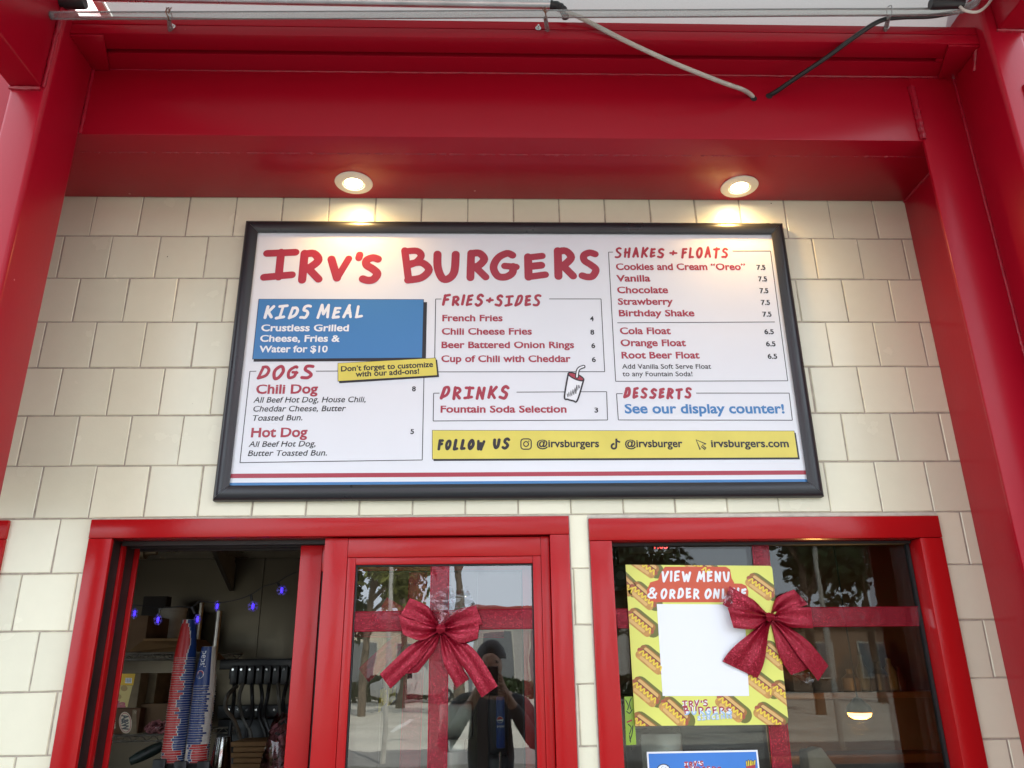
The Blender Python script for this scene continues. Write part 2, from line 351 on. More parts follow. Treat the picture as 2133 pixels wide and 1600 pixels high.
class Print:
    def __init__(s, Y, clip=None): s.Y = Y; s.P = []; s.clip = clip
    def xz(s, px, py):
        p = at(px, py, s.Y); return (p.x, p.z)
    def poly(s, pts, m, layer):
        """pts: (x, z) convex or simple polygon in metres"""
        a = sum(pts[i][0] * pts[(i + 1) % len(pts)][1] - pts[(i + 1) % len(pts)][0] * pts[i][1] for i in range(len(pts)))
        if a < 0: pts = list(reversed(pts))
        if s.clip:
            C = s.clip
            for i in range(len(C)):
                ax, az = C[i]; bx, bz = C[(i + 1) % len(C)]
                side = lambda p: (bx - ax) * (p[1] - az) - (bz - az) * (p[0] - ax)
                out = []
                for j in range(len(pts)):
                    p, q = pts[j], pts[(j + 1) % len(pts)]; sp, sq = side(p), side(q)
                    if sp >= 0: out.append(p)
                    if (sp >= 0) != (sq >= 0):
                        t = sp / (sp - sq); out.append((p[0] + (q[0] - p[0]) * t, p[1] + (q[1] - p[1]) * t))
                pts = out
                if len(pts) < 3: return
        s.P.append((pts, m, layer))
    def ppoly(s, pxs, m, layer): s.poly([s.xz(*p) for p in pxs], m, layer)
    def stroke(s, pts, wd, m, layer, smooth=False, closed=False, caps=True):
        if smooth: pts = [(p.x, p.y) for p in catmull([(x, z, 0) for x, z in pts], 5, closed)]
        n = len(pts); Lf = []; Rt = []
        for i in range(n):
            a = pts[max(i - 1, 0)]; b = pts[min(i + 1, n - 1)]
            if closed and i in (0, n - 1): a, b = pts[n - 2], pts[1]
            tx, tz = b[0] - a[0], b[1] - a[1]; q = math.hypot(tx, tz) or 1; tx /= q; tz /= q
            Lf.append((pts[i][0] - tz * wd / 2, pts[i][1] + tx * wd / 2)); Rt.append((pts[i][0] + tz * wd / 2, pts[i][1] - tx * wd / 2))
        for i in range(n - 1): s.poly([Lf[i], Rt[i], Rt[i + 1], Lf[i + 1]], m, layer + i * .018)
        if caps and not closed:
            for k, (p, q, sg) in enumerate(((pts[0], pts[1], -1), (pts[-1], pts[-2], -1))):
                tx, tz = p[0] - q[0], p[1] - q[1]; d = math.hypot(tx, tz) or 1; a0 = math.atan2(tz, tx)
                s.poly([(p[0] + wd / 2 * math.cos(a0 + a), p[1] + wd / 2 * math.sin(a0 + a)) for a in [PI / 2 - PI * j / 7 for j in range(8)]], m, layer)
    def pline(s, pxs, wd, m, layer, smooth=False, closed=False, caps=False):
        s.stroke([s.xz(*p) for p in pxs], wd, m, layer, smooth, closed, caps)
    def text(s, body, x0, y0, x1, y1, cap, m, layer, bold=0.022, slant=0.0):
        V, F = glyphs(body, bold)
        mn = min(v[0] for v in V); mx = max(v[0] for v in V)
        a = Vector(s.xz(x0, y0)); b = Vector(s.xz(x1, y1)); u = (b - a); wdt = u.length; u.normalize(); v = Vector((-u.y, u.x))
        ch = (Vector(s.xz(x0, y0 - cap)) - a).length
        sx = wdt / (mx - mn); sz = ch / 0.69
        Q = [a + u * ((p[0] - mn) * sx + p[1] * sz * slant) + v * (p[1] * sz) for p in V]
        for f in F: s.poly([(Q[i].x, Q[i].y) for i in f], m, layer)
    def letter(s, ch, box, wd, m, layer, jit=0.03, rng=random, slant=0.0):
        """box: px (x0,y_top,x1,y_bottom[, slope]) filled by the hand-drawn letter"""
        x0, y0, x1, y1 = box
        k = 0
        hw = wd / 2
        a = Vector(s.xz(x0, y1)); b = Vector(s.xz(x1, y1)); t = Vector(s.xz(x0, y0))
        W = (b - a).length - wd; H = (t - a).length - wd
        W = max(W, wd * 0.01)
        a = a + Vector((hw, hw))
        for kind, pts in HAND[ch]:
            q = [(a.x + (p[0] + rng.uniform(-jit, jit)) * W, a.y + (p[1] + rng.uniform(-jit, jit)) * H) for p in pts]
            q = [(x + (z - a.y - H * .4) * slant, z) for x, z in q]
            ww = wd * rng.uniform(0.9, 1.08)
            if kind == 'l':
                s.stroke(q, ww, m, layer + k * 0.05)
            else: s.stroke(q, ww, m, layer + k * 0.05, True, kind == 'c')
            k += 1
    def hand(s, word, x0, y0, x1, y1, wd, m, layer, gap=0.20, tilt=0.0, seed=1, slant=0.16, jit=.045):
        rng = random.Random(seed)
        ws = [WID.get(c, 1.0) for c in word]; tot = sum(ws) + gap * (len(word) - 1); u = (x1 - x0) / tot; x = x0; H = y1 - y0
        for c, wv in zip(word, ws):
            if c != ' ':
                f = (x - x0) / (x1 - x0); dy = rng.uniform(-.07, .07) * H + tilt * f; sc = rng.uniform(0.94, 1.08)
                yb = y1 + dy * .5 + H * .02; yt = yb - H * sc * (0.55 if c == '+' else .4 if c == "'" else 1)
                if c == "'": yb -= H * .55; yt -= H * .55
                if c == '+': yb -= H * .18; yt -= H * .18
                s.letter(c, (x, yt, x + wv * u, yb), wd, m, layer, jit, rng, slant + rng.uniform(-.05, .05))
            x += (wv + gap) * u
    def build(s, name, mats, parent, step=0.00022):
        mb = MB()
        for pts, m, ly in s.P: mb.add([(p[0], s.Y - ly * step, p[1]) for p in pts], [tuple(range(len(pts)))], m)
        return mb.build(name, mats, parent, normals=False)

# ================================================================== GROUND AND STREET (structure)
CONC = mat('sidewalk_concrete', (0.20, 0.19, 0.17), 0.85, var=0.18, vscale=1.5, bump=0.3, bscale=60)
ASPH = mat('asphalt', (0.08, 0.078, 0.073), 0.85, var=0.2, vscale=0.8, bump=0.4, bscale=120)
PAINTW = mat('road_paint', (0.7, 0.68, 0.6), 0.7, var=0.15, vscale=3)
def slab(name, x0, x1, y0, y1, z0, z1, m):
    o = MB().box(x0, x1, y0, y1, z0, z1).build(name, m, origin=(0, 0, 0)); o['kind'] = 'structure'; return o
slab('ground', -300, 300, -300, 300, -0.5, -0.154, ASPH)
slab('sidewalk', -30, 30, -4.2, 0.0, -0.15, 0.0, CONC)
slab('road', -120, 120, -13.0, -4.2, -0.152, -0.148, ASPH)
slab('far_sidewalk', -120, 120, -16.0, -13.0, -0.15, 0.0, CONC)
LOT = mat('sun_bleached_lot', (0.46, 0.43, 0.35), 0.85, var=0.22, vscale=0.5, bump=0.4, bscale=60)
slab('parking_lot', -120, 120, -48.0, -16.0, -0.15, -0.02, LOT)
mk = MB()
for i in range(-8, 9): mk.box(i * 5.0, i * 5.0 + 2.4, -8.7, -8.55, -0.147, -0.144)
o = mk.build('road_markings', PAINTW, origin=(0, 0, 0)); o['kind'] = 'structure'
mk = MB()
for i in range(-12, 13): mk.box(i * 2.7, i * 2.7 + .14, -27.0, -21.5, -0.019, -0.016)
o = mk.build('parking_lot_markings', PAINTW, origin=(0, 0, 0)); o['kind'] = 'structure'

# ================================================================== THE BURGER STAND
T = 0.155
def tx(u): return (u - 9.41096) * T
def tz(v): return 1.6 + (v + 9.71983) * T
SOF = 3.097; YF = -0.331; YB = -0.475; YC = -0.51
stand = empty('burger_stand', (0, 0, 0), 'red steel framed burger stand with a cream tiled wall and red serving windows', 'building')

# --- tiled wall: every tile a bevelled block over a grout bed
CW_L = (at(190, 1083, -.012).x, at(1184.5, 1075, -.012).x)      # casing extents of the two windows
CW_R = (at(1226, 1077, -.012).x, at(1955, 1077, -.012).x)
CT_L = at(690, 1078.5, -.012).z; CT_R = at(1590, 1077, -.012).z; CB = 1.0
X3 = at(18, 1082, -.012).x
holes = [(CW_L[0] + .004, CW_L[1] - .004, CT_L - .004), (CW_R[0] + .004, CW_R[1] - .004, CT_R - .004), (-2.5, X3 - .004, CT_L - .004)]
def free_spans(a, b, z):
    spans = [(a, b)]
    for h0, h1, ht in holes:
        if z < ht and z > CB:
            n = []
            for p, q in spans:
                if h1 <= p or h0 >= q: n.append((p, q)); continue
                if h0 - p > .006: n.append((p, h0))
                if q - h1 > .006: n.append((h1, q))
            spans = n
    return spans
tw = MB(); G = 0.0014; BV = 0.0024
rt = random.Random(3)
for row in range(0, 20):
    z1 = tz(-row) - G; z0 = tz(-row - 1) + G
    if row == 0: z1 = SOF + 0.01
    if z1 < 0.02: break
    z0 = max(z0, 0.0)
    for c in range(-6, 28):
        u0 = c + (0.5 if row % 2 else 0.0)
        xa, xb = tx(u0) + G, tx(u0 + 1) - G
        if xb < -2.4 or xa > 2.4: continue
        for p, q in free_spans(xa, xb, (z0 + z1) / 2):
            j = lambda s=.0011: rt.uniform(-s, s)
            d = rt.uniform(-.0006, .0006)
            bv = BV
            if q - p < .02: bv = .001
            O = [(p + j(), 0.003, z0 + j()), (q + j(), 0.003, z0 + j()), (q + j(), 0.003, z1 + j()), (p + j(), 0.003, z1 + j())]
            I = [(O[0][0] + bv, d + j(.0004), O[0][2] + bv), (O[1][0] - bv, d + j(.0004), O[1][2] + bv), (O[2][0] - bv, d + j(.0004), O[2][2] - bv), (O[3][0] + bv, d + j(.0004), O[3][2] - bv)]
            tw.add(O + I, [(4, 5, 6, 7), (0, 1, 5, 4), (1, 2, 6, 5), (2, 3, 7, 6), (3, 0, 4, 7)], 0)
# grout bed / wall core with the window openings left free
for a, b in ((X3, CW_L[0]), (CW_L[1], CW_R[0]), (CW_R[1], 2.45)): tw.box(a, b, .0022, .16, CB, CT_L - .003, 1)
tw.box(-2.45, 2.45, .0022, .16, CT_L - .003, 3.3, 1); tw.box(-2.45, 2.45, .0022, .16, 0, CB, 1)
wall = tw.build('tiled_wall', [TILE, GROUT], stand, normals=False)

# --- header steelwork
def part(mb, name, m, bevel=0.0, smooth=False, parent=None, seg=2, **k): return mb.build(name, m, parent or stand, smooth, bevel, seg, **k)
XL, XR = -1.2, 1.478
b = MB().box(-1.75, XR - .002, YF, -.004, SOF, 3.338); part(b, 'header_beam', RED, .003)
# upper beam in two stacked plates with a slot underneath
b = MB(); ZT = 3.401; zs = 3.372
b.box(XL, XR, YB, YF + .25, zs + .0008, ZT); 
sl0, sl1 = -.413, -.396
b.box(XL, XR, YB + .0005, sl0, 3.338, zs - .0008); b.box(XL, XR, sl1, YF + .25, 3.3385, zs - .0008)
b.box(XL, atZ(210, 115, 3.338).x, sl0 + .0005, sl1 - .0005, 3.3382, zs - .0009); b.box(atZ(1960, 113, 3.338).x, XR, sl0 + .0005, sl1 - .0005, 3.3382, zs - .0009)
part(b, 'upper_beam', RED, .0015)
b = MB().box(-2.5, 2.6, -.30, 4.0, 3.402, 3.497); part(b, 'roof_slab', WHITE_P)
for sx, x0 in ((1, XL), (-1, XR)):
    b = MB()
    b.add([(x0, YB + .004, 3.3375), (x0, YF - .001, 3.3375), (x0 + sx * .05, YF - .001, 3.3375), (x0 + sx * .095, YB + .004, 3.3375),
           (x0, YB + .004, 3.331), (x0, YF - .001, 3.331), (x0 + sx * .05, YF - .001, 3.331), (x0 + sx * .095, YB + .004, 3.331)],
          [(0, 1, 2, 3), (4, 7, 6, 5), (0, 4, 5, 1), (1, 5, 6, 2), (2, 6, 7, 3), (3, 7, 4, 0)])
    part(b, 'gusset_plate', RED, .001)

# --- columns (rounded box section)
cl = MB().box(-1.306, XL, YC, YF + .002, 0, 3.62); part(cl, 'column', RED, .013, seg=4)
cr = MB().box(XR, XR + .112, YC, YF + .002, 0, 3.62); part(cr, 'column', RED, .013, seg=4)
# flange plate between the right column and the wall opening, and its return
xb0 = 1.336
b = MB().box(xb0, XR - .001, YF - .0015, YF + .010, 0, 3.3365); part(b, 'flange_plate', RED, .002)
b = MB().box(1.443, XR - .002, YF + .0115, -.001, 0, SOF - .001); part(b, 'return_panel', RED, .001)
# side infill left of the left column and right of the right one
b = MB().box(-2.4, -1.308, -.40, -.36, 2.1, 3.6); part(b, 'side_panel', RED, .003)
b = MB().box(XR + .114, 2.5, -.44, -.40, 0, 3.6); part(b, 'side_panel', RED, .003)
# canopy beams running out over the pavement
b = MB().box(-1.303, -1.217, -3.2, YC - .001, 3.112, 3.66); part(b, 'canopy_beam', RED, .006, seg=3)
b = MB().box(1.512, 1.60, -3.2, YC - .001, 3.355, 3.66); part(b, 'canopy_beam', RED, .006, seg=3)
b = MB().box(-1.3, 1.6, -3.32, -3.22, 3.2, 3.66); part(b, 'canopy_beam', RED, .006, seg=3)
b = MB().box(XR + .06, 2.6, YC - .008, YC + .05, 3.045, 3.155); part(b, 'side_rail', RED, .006, seg=3)

# --- weld beads and the rough seam on the soffit
def weld(path, r=.0045, name='weld_bead', amp=.5, step=.006):
    P = [Vector(p) for p in path]; pts = []
    for a, c in zip(P, P[1:]):
        n = max(2, int((c - a).length / step))
        pts += [a.lerp(c, i / n) for i in range(n)]
    pts.append(P[-1])
    q = []; rr = []
    for i, p in enumerate(pts):
        n = noise.noise(p * 90); n2 = noise.noise(p * 37 + Vector((5, 1, 2)))
        q.append(p + Vector((n2, n, n2)) * r * .35); rr.append(r * (1 + amp * n))
    return part(MB().tube(q, rr, 7), name, WELD, smooth=True)
weld([(XL + .002, YF - .001, SOF + .002), (XL + .002, YF - .001, 3.335)], .005)
weld([(xb0 - .002, YF - .002, SOF + .004), (xb0 - .002, YF - .002, 3.30)], .010, amp=.7)
weld([(XR - .001, YF - .003, 0.9), (XR - .001, YF - .003, 3.33)], .004)
weld([(XL + .01, YF + .003, 3.337), (xb0, YF - .002, 3.337), (XR - .004, YF - .004, 3.337)], .0035)
weld([(-1.60, -.246, SOF + .0015), (1.44, -.252, SOF + .0015)], .0032, amp=1.2, step=.004)
weld([(-1.303, YC - .002, 3.108), (-1.217, YC - .002, 3.108)], .007, amp=.7)
weld([(-1.213, YC - .001, 3.112), (-1.213, YC - .001, 3.42)], .005)
weld([(XR - .002, YB + .01, 3.338), (XR - .001, YB + .004, 3.402)], .004)
weld([(XR - .001, YB + .02, 3.335), (XR - .001, YB + .05, 3.28)], .005, amp=.9)
weld([(1.51, YC - .001, 3.354), (1.60, YC - .001, 3.354)], .006, amp=.7)
weld([(XR - .005, YF - .004, 2.215), (XR + .001, YF - .07, 2.217)], .009, amp=.8)
weld([(1.442, -.004, SOF - .002), (1.441, YF + .02, SOF - .002)], .004)
# soffit dirt: a thin rough smear of filler beside the seam
# --- serving windows -------------------------------------------------------------------------------------
def casing(win, x0, x1, z1, wl, wr, wt, yf=-.012, yb=.052, ret=0.0, yleft=None):
    mb = MB(); g = .0006
    mb.box(x0, x1, yf, yb, z1 - wt + g, z1); part(mb, 'head_casing', RED_W, .0018, parent=win)
    for xa, xb in ((x0, x0 + wl), (x1 - wr, x1)):
        mb = MB().box(xa + .0008, xb - .0008, yf + .0006, yleft if (yleft and xa == x0) else yb, CB + .05, z1 - wt - g); part(mb, 'side_casing', RED_W, .0018, parent=win)
    mb = MB().box(x0 - .01, x1 + .01, yf - .06, yb + .1, CB - .004, CB + .049); part(mb, 'sill', RED_W, .003, parent=win)

# left window: open half, fixed sash on the right, a second sash slid behind it
x0, x1 = CW_L
WL = bpy.data.objects.new('serving_window', None); COL.objects.link(WL); WL.parent = stand; WL.location = (x0, 0, CB)
wl_ = at(233, 1125, -.012).x - x0; wr_ = x1 - at(1145, 1116, -.012).x; wt_ = CT_L - at(690, 1117, -.012).z
casing(WL, x0, x1, CT_L, wl_, wr_, wt_, yleft=.004)
xi0, xi1, zi = x0 + wl_, x1 - wr_, CT_L - wt_
# jamb tracks in the open half
mb = MB().box(xi0 - .030, xi0 - .012, .0045, .20, CB + .05, zi + .0003); part(mb, 'jamb_track', DARKM, parent=WL)
for ya, yb_, xo in ((.074, .100, -.004), (.168, .176, .003)):
    mb = MB().box(xi0 - .0118, xi0 + xo, ya, yb_, CB + .05, zi - .002); part(mb, 'jamb_track', RED_W, .001, parent=WL)
mb = MB().box(xi0 - .03, xi1 + .02, .0525, .20, zi + .0005, zi + .04)
for ya in (.055, .11, .17): mb.box(xi0, xi1, ya, ya + .008, zi - .012, zi)
part(mb, 'head_track', DARKM, parent=WL)
mb = MB().box(xi1 + .001, xi1 + .03, .0525, .20, CB + .05, zi + .03); part(mb, 'jamb_track', DARKM, parent=WL)
def sash(win, xa, xb, zb, zt, ya, yb, wl, wr, wt, bead, glass, m=RED_W, wb=.06):
    s = MB(); g = .0005
    s.box(xa, xa + wl, ya, yb, zb, zt); s.box(xb - wr, xb, ya, yb, zb, zt)
    s.box(xa + wl + g, xb - wr - g, ya + .0007, yb - .0007, zt - wt, zt - .0004); s.box(xa + wl + g, xb - wr - g, ya + .0007, yb - .0007, zb, zb + wb)
    so_ = part(s, 'sash', m, .0015, parent=win)
    ix0, ix1, iz0, iz1 = xa + wl, xb - wr, zb + wb, zt - wt
    if bead:
        q = MB(); e = .0006
        q.box(ix0 + e, ix0 + bead, ya + .004, yb - .004, iz0 + e, iz1 - e); q.box(ix1 - bead, ix1 - e, ya + .004, yb - .004, iz0 + e, iz1 - e)
        q.box(ix0 + bead + e, ix1 - bead - e, ya + .0046, yb - .0046, iz1 - bead * .85, iz1 - e); q.box(ix0 + bead + e, ix1 - bead - e, ya + .0046, yb - .0046, iz0 + e, iz0 + bead)
        part(q, 'glazing_bead', m, .001, parent=win)
        ix0 += bead; ix1 -= bead; iz0 += bead; iz1 -= bead * .85
    q = MB(); yg = (ya + yb) / 2; e = .0009; k = .004
    q.box(ix0 + e, ix0 + k, yg - .008, yg + .006, iz0 + k, iz1 - k); q.box(ix1 - k, ix1 - e, yg - .008, yg + .006, iz0 + k, iz1 - k)
    q.box(ix0 + e, ix1 - e, yg - .008, yg + .006, iz1 - k, iz1 - e); q.box(ix0 + e, ix1 - e, yg - .008, yg + .006, iz0 + e, iz0 + k)
    part(q, 'gasket', GASK, parent=win)
    q = MB().quad((ix0 + k - .001, yg, iz0 + k - .001), (ix1 - k + .001, yg, iz0 + k - .001), (ix1 - k + .001, yg, iz1 - k + .001), (ix0 + k - .001, yg, iz1 - k + .001))
    part(q, 'glass_pane', glass, parent=win)
    return ix0, ix1, iz0, iz1, yg
xs0 = at(672, 1200, .006).x
SA = sash(WL, xs0, xi1 - .001, CB + .055, zi - .003, .006, .046, at(721, 1200, .006).x - xs0, .024, at(900, 1115, .006).z - at(900, 1155, .006).z, .024, GLASS_D)
YG_L = SA[4]
sa2_0 = at(622, 1200, .066).x; sa2_1 = at(1150, 1300, .066).x
SB = sash(WL, sa2_0, sa2_1, CB + .055, zi - .014, .066, .100, .064, at(1112, 1300, .066).x - at(1052, 1300, .066).x, .075, 0, GLASS2)
YG_2 = SB[4]

# right window: one fixed pane set back in its casing
x0, x1 = CW_R
WR = bpy.data.objects.new('serving_window', None); COL.objects.link(WR); WR.parent = stand; WR.location = (x0, 0, CB)
wl2 = at(1275, 1125, -.012).x - x0; wr2 = x1 - at(1917, 1125, -.012).x; wt2 = CT_R - at(1590, 1123, -.012).z
casing(WR, x0, x1, CT_R, wl2, wr2, wt2, yb=.075)
YG_R = .062
gx0, gx1, gz1 = x0 + wl2, x1 - wr2, CT_R - wt2
q = MB(); k = .008
q.box(gx0 + .0005, gx0 + k, YG_R - .008, YG_R + .008, CB + .06, gz1 - k); q.box(gx1 - k, gx1 - .0005, YG_R - .008, YG_R + .008, CB + .06, gz1 - k)
q.box(gx0 + .0005, gx1 - .0005, YG_R - .02, YG_R + .008, gz1 - k, gz1 - .0005); part(q, 'gasket', GASK, parent=WR)
q = MB().quad((gx0 + k - .001, YG_R, CB + .05), (gx1 - k + .001, YG_R, CB + .05), (gx1 - k + .001, YG_R, gz1 - k + .001), (gx0 + k - .001, YG_R, gz1 - k + .001))
part(q, 'glass_pane', GLASS, parent=WR)
q = MB().quad((gx0 + k - .001, YG_R + .022, CB + .05), (gx1 - k + .001, YG_R + .022, CB + .05), (gx1 - k + .001, YG_R + .022, gz1 - .002), (gx0 + k - .001, YG_R + .022, gz1 - .002))
part(q, 'glass_pane', GLASS2, parent=WR)
# third window, only its edge in view at the far left
W3 = bpy.data.objects.new('serving_window', None); COL.objects.link(W3); W3.parent = stand; W3.location = (X3 - .8, 0, CB)
casing(W3, X3 - 1.0, X3, CT_L, .06, .06, wt_)
q = MB().quad((X3 - .95, .04, CB + .05), (X3 - .058, .04, CB + .05), (X3 - .058, .04, CT_L - .05), (X3 - .95, .04, CT_L - .05)); part(q, 'glass_pane', GLASS, parent=W3)
# caulk lines round the casings
q = MB()
for (a, c), t in ((CW_L, CT_L), (CW_R, CT_R)):
    q.tube([(a - .002, 0.0, CB), (a - .002, 0.0, t + .003), (c + .002, 0.0, t + .003), (c + .002, 0.0, CB)], .0035, 6)
q.box(CW_R[0] - .002, CW_R[1] + .002, -.002, .004, CT_R + .0005, tz(-7) - .002)
part(q, 'caulk_line', CAULK, smooth=True)

# --- kitchen shell
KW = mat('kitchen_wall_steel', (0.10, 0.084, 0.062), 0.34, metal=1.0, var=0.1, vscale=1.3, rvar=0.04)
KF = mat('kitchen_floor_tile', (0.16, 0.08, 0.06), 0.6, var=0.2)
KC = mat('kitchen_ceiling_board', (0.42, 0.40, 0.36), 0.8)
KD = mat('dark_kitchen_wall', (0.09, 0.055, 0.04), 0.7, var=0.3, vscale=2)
YK = 1.75
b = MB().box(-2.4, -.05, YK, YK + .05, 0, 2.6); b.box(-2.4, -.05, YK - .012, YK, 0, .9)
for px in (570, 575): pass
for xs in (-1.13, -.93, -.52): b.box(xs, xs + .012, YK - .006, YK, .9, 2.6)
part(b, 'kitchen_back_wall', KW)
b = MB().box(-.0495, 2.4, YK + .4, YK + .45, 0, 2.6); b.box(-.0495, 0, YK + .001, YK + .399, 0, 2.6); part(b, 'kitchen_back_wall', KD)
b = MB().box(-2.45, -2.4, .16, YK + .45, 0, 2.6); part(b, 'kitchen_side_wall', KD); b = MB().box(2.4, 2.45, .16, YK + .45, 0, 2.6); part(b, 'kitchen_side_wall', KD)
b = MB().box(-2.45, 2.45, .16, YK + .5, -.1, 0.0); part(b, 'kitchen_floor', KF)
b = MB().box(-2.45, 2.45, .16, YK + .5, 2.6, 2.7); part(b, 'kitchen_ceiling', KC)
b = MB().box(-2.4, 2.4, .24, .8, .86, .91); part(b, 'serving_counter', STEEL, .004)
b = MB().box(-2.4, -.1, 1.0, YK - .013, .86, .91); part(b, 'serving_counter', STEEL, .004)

# ================================================================== SHADE CANOPY
m = bpy.data.materials.new('woven_shade_fabric'); m.use_nodes = True
n = m.node_tree.nodes; l = m.node_tree.links; n.remove(n['Principled BSDF'])
tc = n.new('ShaderNodeTexCoord'); ck = n.new('ShaderNodeTexChecker'); ck.inputs['Scale'].default_value = 520
ck.inputs['Color1'].default_value = (.50, .54, .52, 1); ck.inputs['Color2'].default_value = (.34, .38, .37, 1)
l.new(tc.outputs['Object'], ck.inputs['Vector'])
df = n.new('ShaderNodeBsdfDiffuse'); tl = n.new('ShaderNodeBsdfTranslucent'); mx = n.new('ShaderNodeMixShader'); mx.inputs[0].default_value = .16
l.new(ck.outputs[0], df.inputs[0]); l.new(ck.outputs[0], tl.inputs[0]); l.new(df.outputs[0], mx.inputs[1]); l.new(tl.outputs[0], mx.inputs[2]); l.new(mx.outputs[0], n['Material Output'].inputs[0])
can = empty('shade_canopy', (0, -1.1, 3.5), 'taut pale mesh sun shade stretched above the red beam', 'canopy')
b = MB(); xa = atZ(221, 10, 3.5).x
P = [[(xa + (1.5 - xa) * i / 12, -.362 - 1.45 * j / 12, 3.500 + .012 * math.sin(PI * j / 12)) for i in range(13)] for j in range(13)]
b.grid(P); b.build('mesh_fabric', m, can, smooth=True)
b = MB().box(xa - .028, xa - .001, -1.82, -.345, 3.488, 3.512); b.box(xa - .028, 1.5, -.361, -.335, 3.488, 3.512); b.build('edge_rail', WHITE_P, can, bevel=.002)

# ================================================================== NEON TUBE, POLE, CABLES
YN = -.545
nt_ = empty('neon_tube', at(1066, 30, YN), 'long clear unlit glass neon tube clipped along the upper beam', 'neon tube')
zc = lambda px, py, Y=YN: at(px, py, Y)
pth = [zc(175, 6, YN + .03), zc(110, 4, YN + .03), zc(80, 8, YN + .02), zc(66, 17, YN + .01), zc(76, 27), zc(105, 32), zc(150, 32.5), zc(500, 32), zc(800, 31), zc(1066, 29.5), zc(1400, 28), zc(1700, 26), zc(1900, 25), zc(1990, 22), zc(2022, 12, YN + .005), zc(2035, 0, YN + .015), zc(2040, -25, YN + .02)]
MB().tube(catmull(pth, 6), .0118, 14, caps=False).build('glass_tube', TUBEG, nt_, smooth=True)
a, c = zc(104, -3, YN + .03), zc(178, 9, YN + .03)
MB().tube([zc(106, 5, YN + .03), zc(110, 5, YN + .03), zc(174, 6, YN + .03), zc(178, 6, YN + .03)], [.016, .018, .018, .016], 14).build('rubber_end_cap', TAPE, nt_, smooth=True)
MB().tube([zc(1938, 8, YN - .02), zc(1943, 8, YN - .02), zc(2000, 6, YN - .02), zc(2006, 6, YN - .02)], [.014, .017, .017, .014], 14).build('rubber_end_cap', TAPE, nt_, smooth=True)
for i, (sx, sy) in enumerate(((352, 30), (1136, 29), (1852, 25))):
    e = empty('tube_support', at(sx, 52, YB), ['glass tube support with frayed tie wire on the left of the beam', 'glass tube support with bolt at the middle of the beam', 'glass tube support looped beside the black cable'][i], 'bracket', 'glass supports holding the neon tube')
    p0 = at(sx + (2, 4, -8)[i], 62, YB - .001); p1 = at(sx, sy + 8, YN + .012)
    MB().tube([p0, p0.lerp(p1, .5), p1], [.0075, .0065, .006], 12).build('glass_post', TUBEG, e, smooth=True)
    ring = [at(sx, sy, YN) + Vector((.002 * math.sin(k), .017 * math.cos(2 * PI * k / 20), .017 * math.sin(2 * PI * k / 20))) for k in range(21)]
    MB().tube(ring, .0014, 6, caps=False).build('retaining_loop', TUBEG if i == 2 else mat('copper_tie_wire', (.20, .09, .05), .5, metal=.6), e, smooth=True)
    bx, by = ((360, 57), (1121, 60), (1846, 57))[i]
    q = at(bx, by, YB); r = MB()
    r.tube([q + Vector((0, 0, 0)), q + Vector((0, -.003, 0))], .0085, 12); r.tube([q + Vector((0, -.003, 0)), q + Vector((0, -.009, 0))], .0055, 6); r.tube([q + Vector((0, -.009, 0)), q + Vector((0, -.016, -.001))], .0028, 8)
    r.build('bolt', CHROME, e, smooth=True)
    if i < 2:
        f = MB(); rw = random.Random(i)
        for k in range(7):
            s0 = at(sx, sy, YN - .012); s1 = s0 + Vector((rw.uniform(-.016, .012), -.006, rw.uniform(.004, .022)))
            f.tube([s0, s0.lerp(s1, .5) + Vector((rw.uniform(-.004, .004), -.003, 0)), s1], .0006, 4)
        f.build('frayed_wire_end', MATS['copper_tie_wire'], e)
YP = -.492
pole = empty('metal_pole', at(600, 5, YP), 'bare aluminium pole with a taped end behind the neon tube', 'pole')
MB().tube([at(195, -6, YP), at(600, 2, YP), at(1152, 11, YP)], .0128, 16).build('tube', ALU, pole, smooth=True)
tp = [at(1146, 11, YP), at(1160, 13, YP), at(1170, 18, YP), at(1176, 26, YP), at(1178, 36, YP)]
MB().tube(catmull(tp, 4), [.0148 - .004 * i / 16 + .0012 * math.sin(i * 2.1) for i in range(17)], 12).build('taped_end', TAPE, pole, smooth=True)
def cable(name, pts, r, m, label):
    o = MB().tube(catmull(pts, 8), r, 10).build(name, m, smooth=True); return tag(o, label, 'cable')
cable('cable', [at(1178, 24, -.50), at(1215, 40, -.492), at(1300, 84, -.482), at(1400, 130, -.455), at(1500, 170, -.405), at(1545, 186, -.37), at(1562, 196, -.343), at(1569, 203, -.325), at(1571, 206, -.30)], .0068, CREAM, 'pale grey cable drooping from the taped pole into the red header')
cable('cable', [at(2000, 24, -.50), at(1940, 34, -.508), at(1880, 36, -.515), at(1835, 43, -.512), at(1790, 70, -.496), at(1720, 121, -.44), at(1650, 168, -.378), at(1618, 190, -.345), at(1604, 198, -.327), at(1600, 201, -.30)], .0072, BLK, 'black cable running from the right end down into the red header')
cable('cable', [at(1996, 10, YN - .02), at(2010, 22, YN - .025), at(2035, 25, YN - .02), at(2055, 12, YN), at(2075, -15, YN + .02)], .0042, mat('white_wire', (.62, .60, .54), .4), 'short white wire curling from the right black end cap')
for hx, hy in ((1570, 205), (1602, 200)):
    q = MB().disc(at(hx, hy, YF - .0012), .0105, 16, 'y'); part(q, 'cable_hole', GASK)

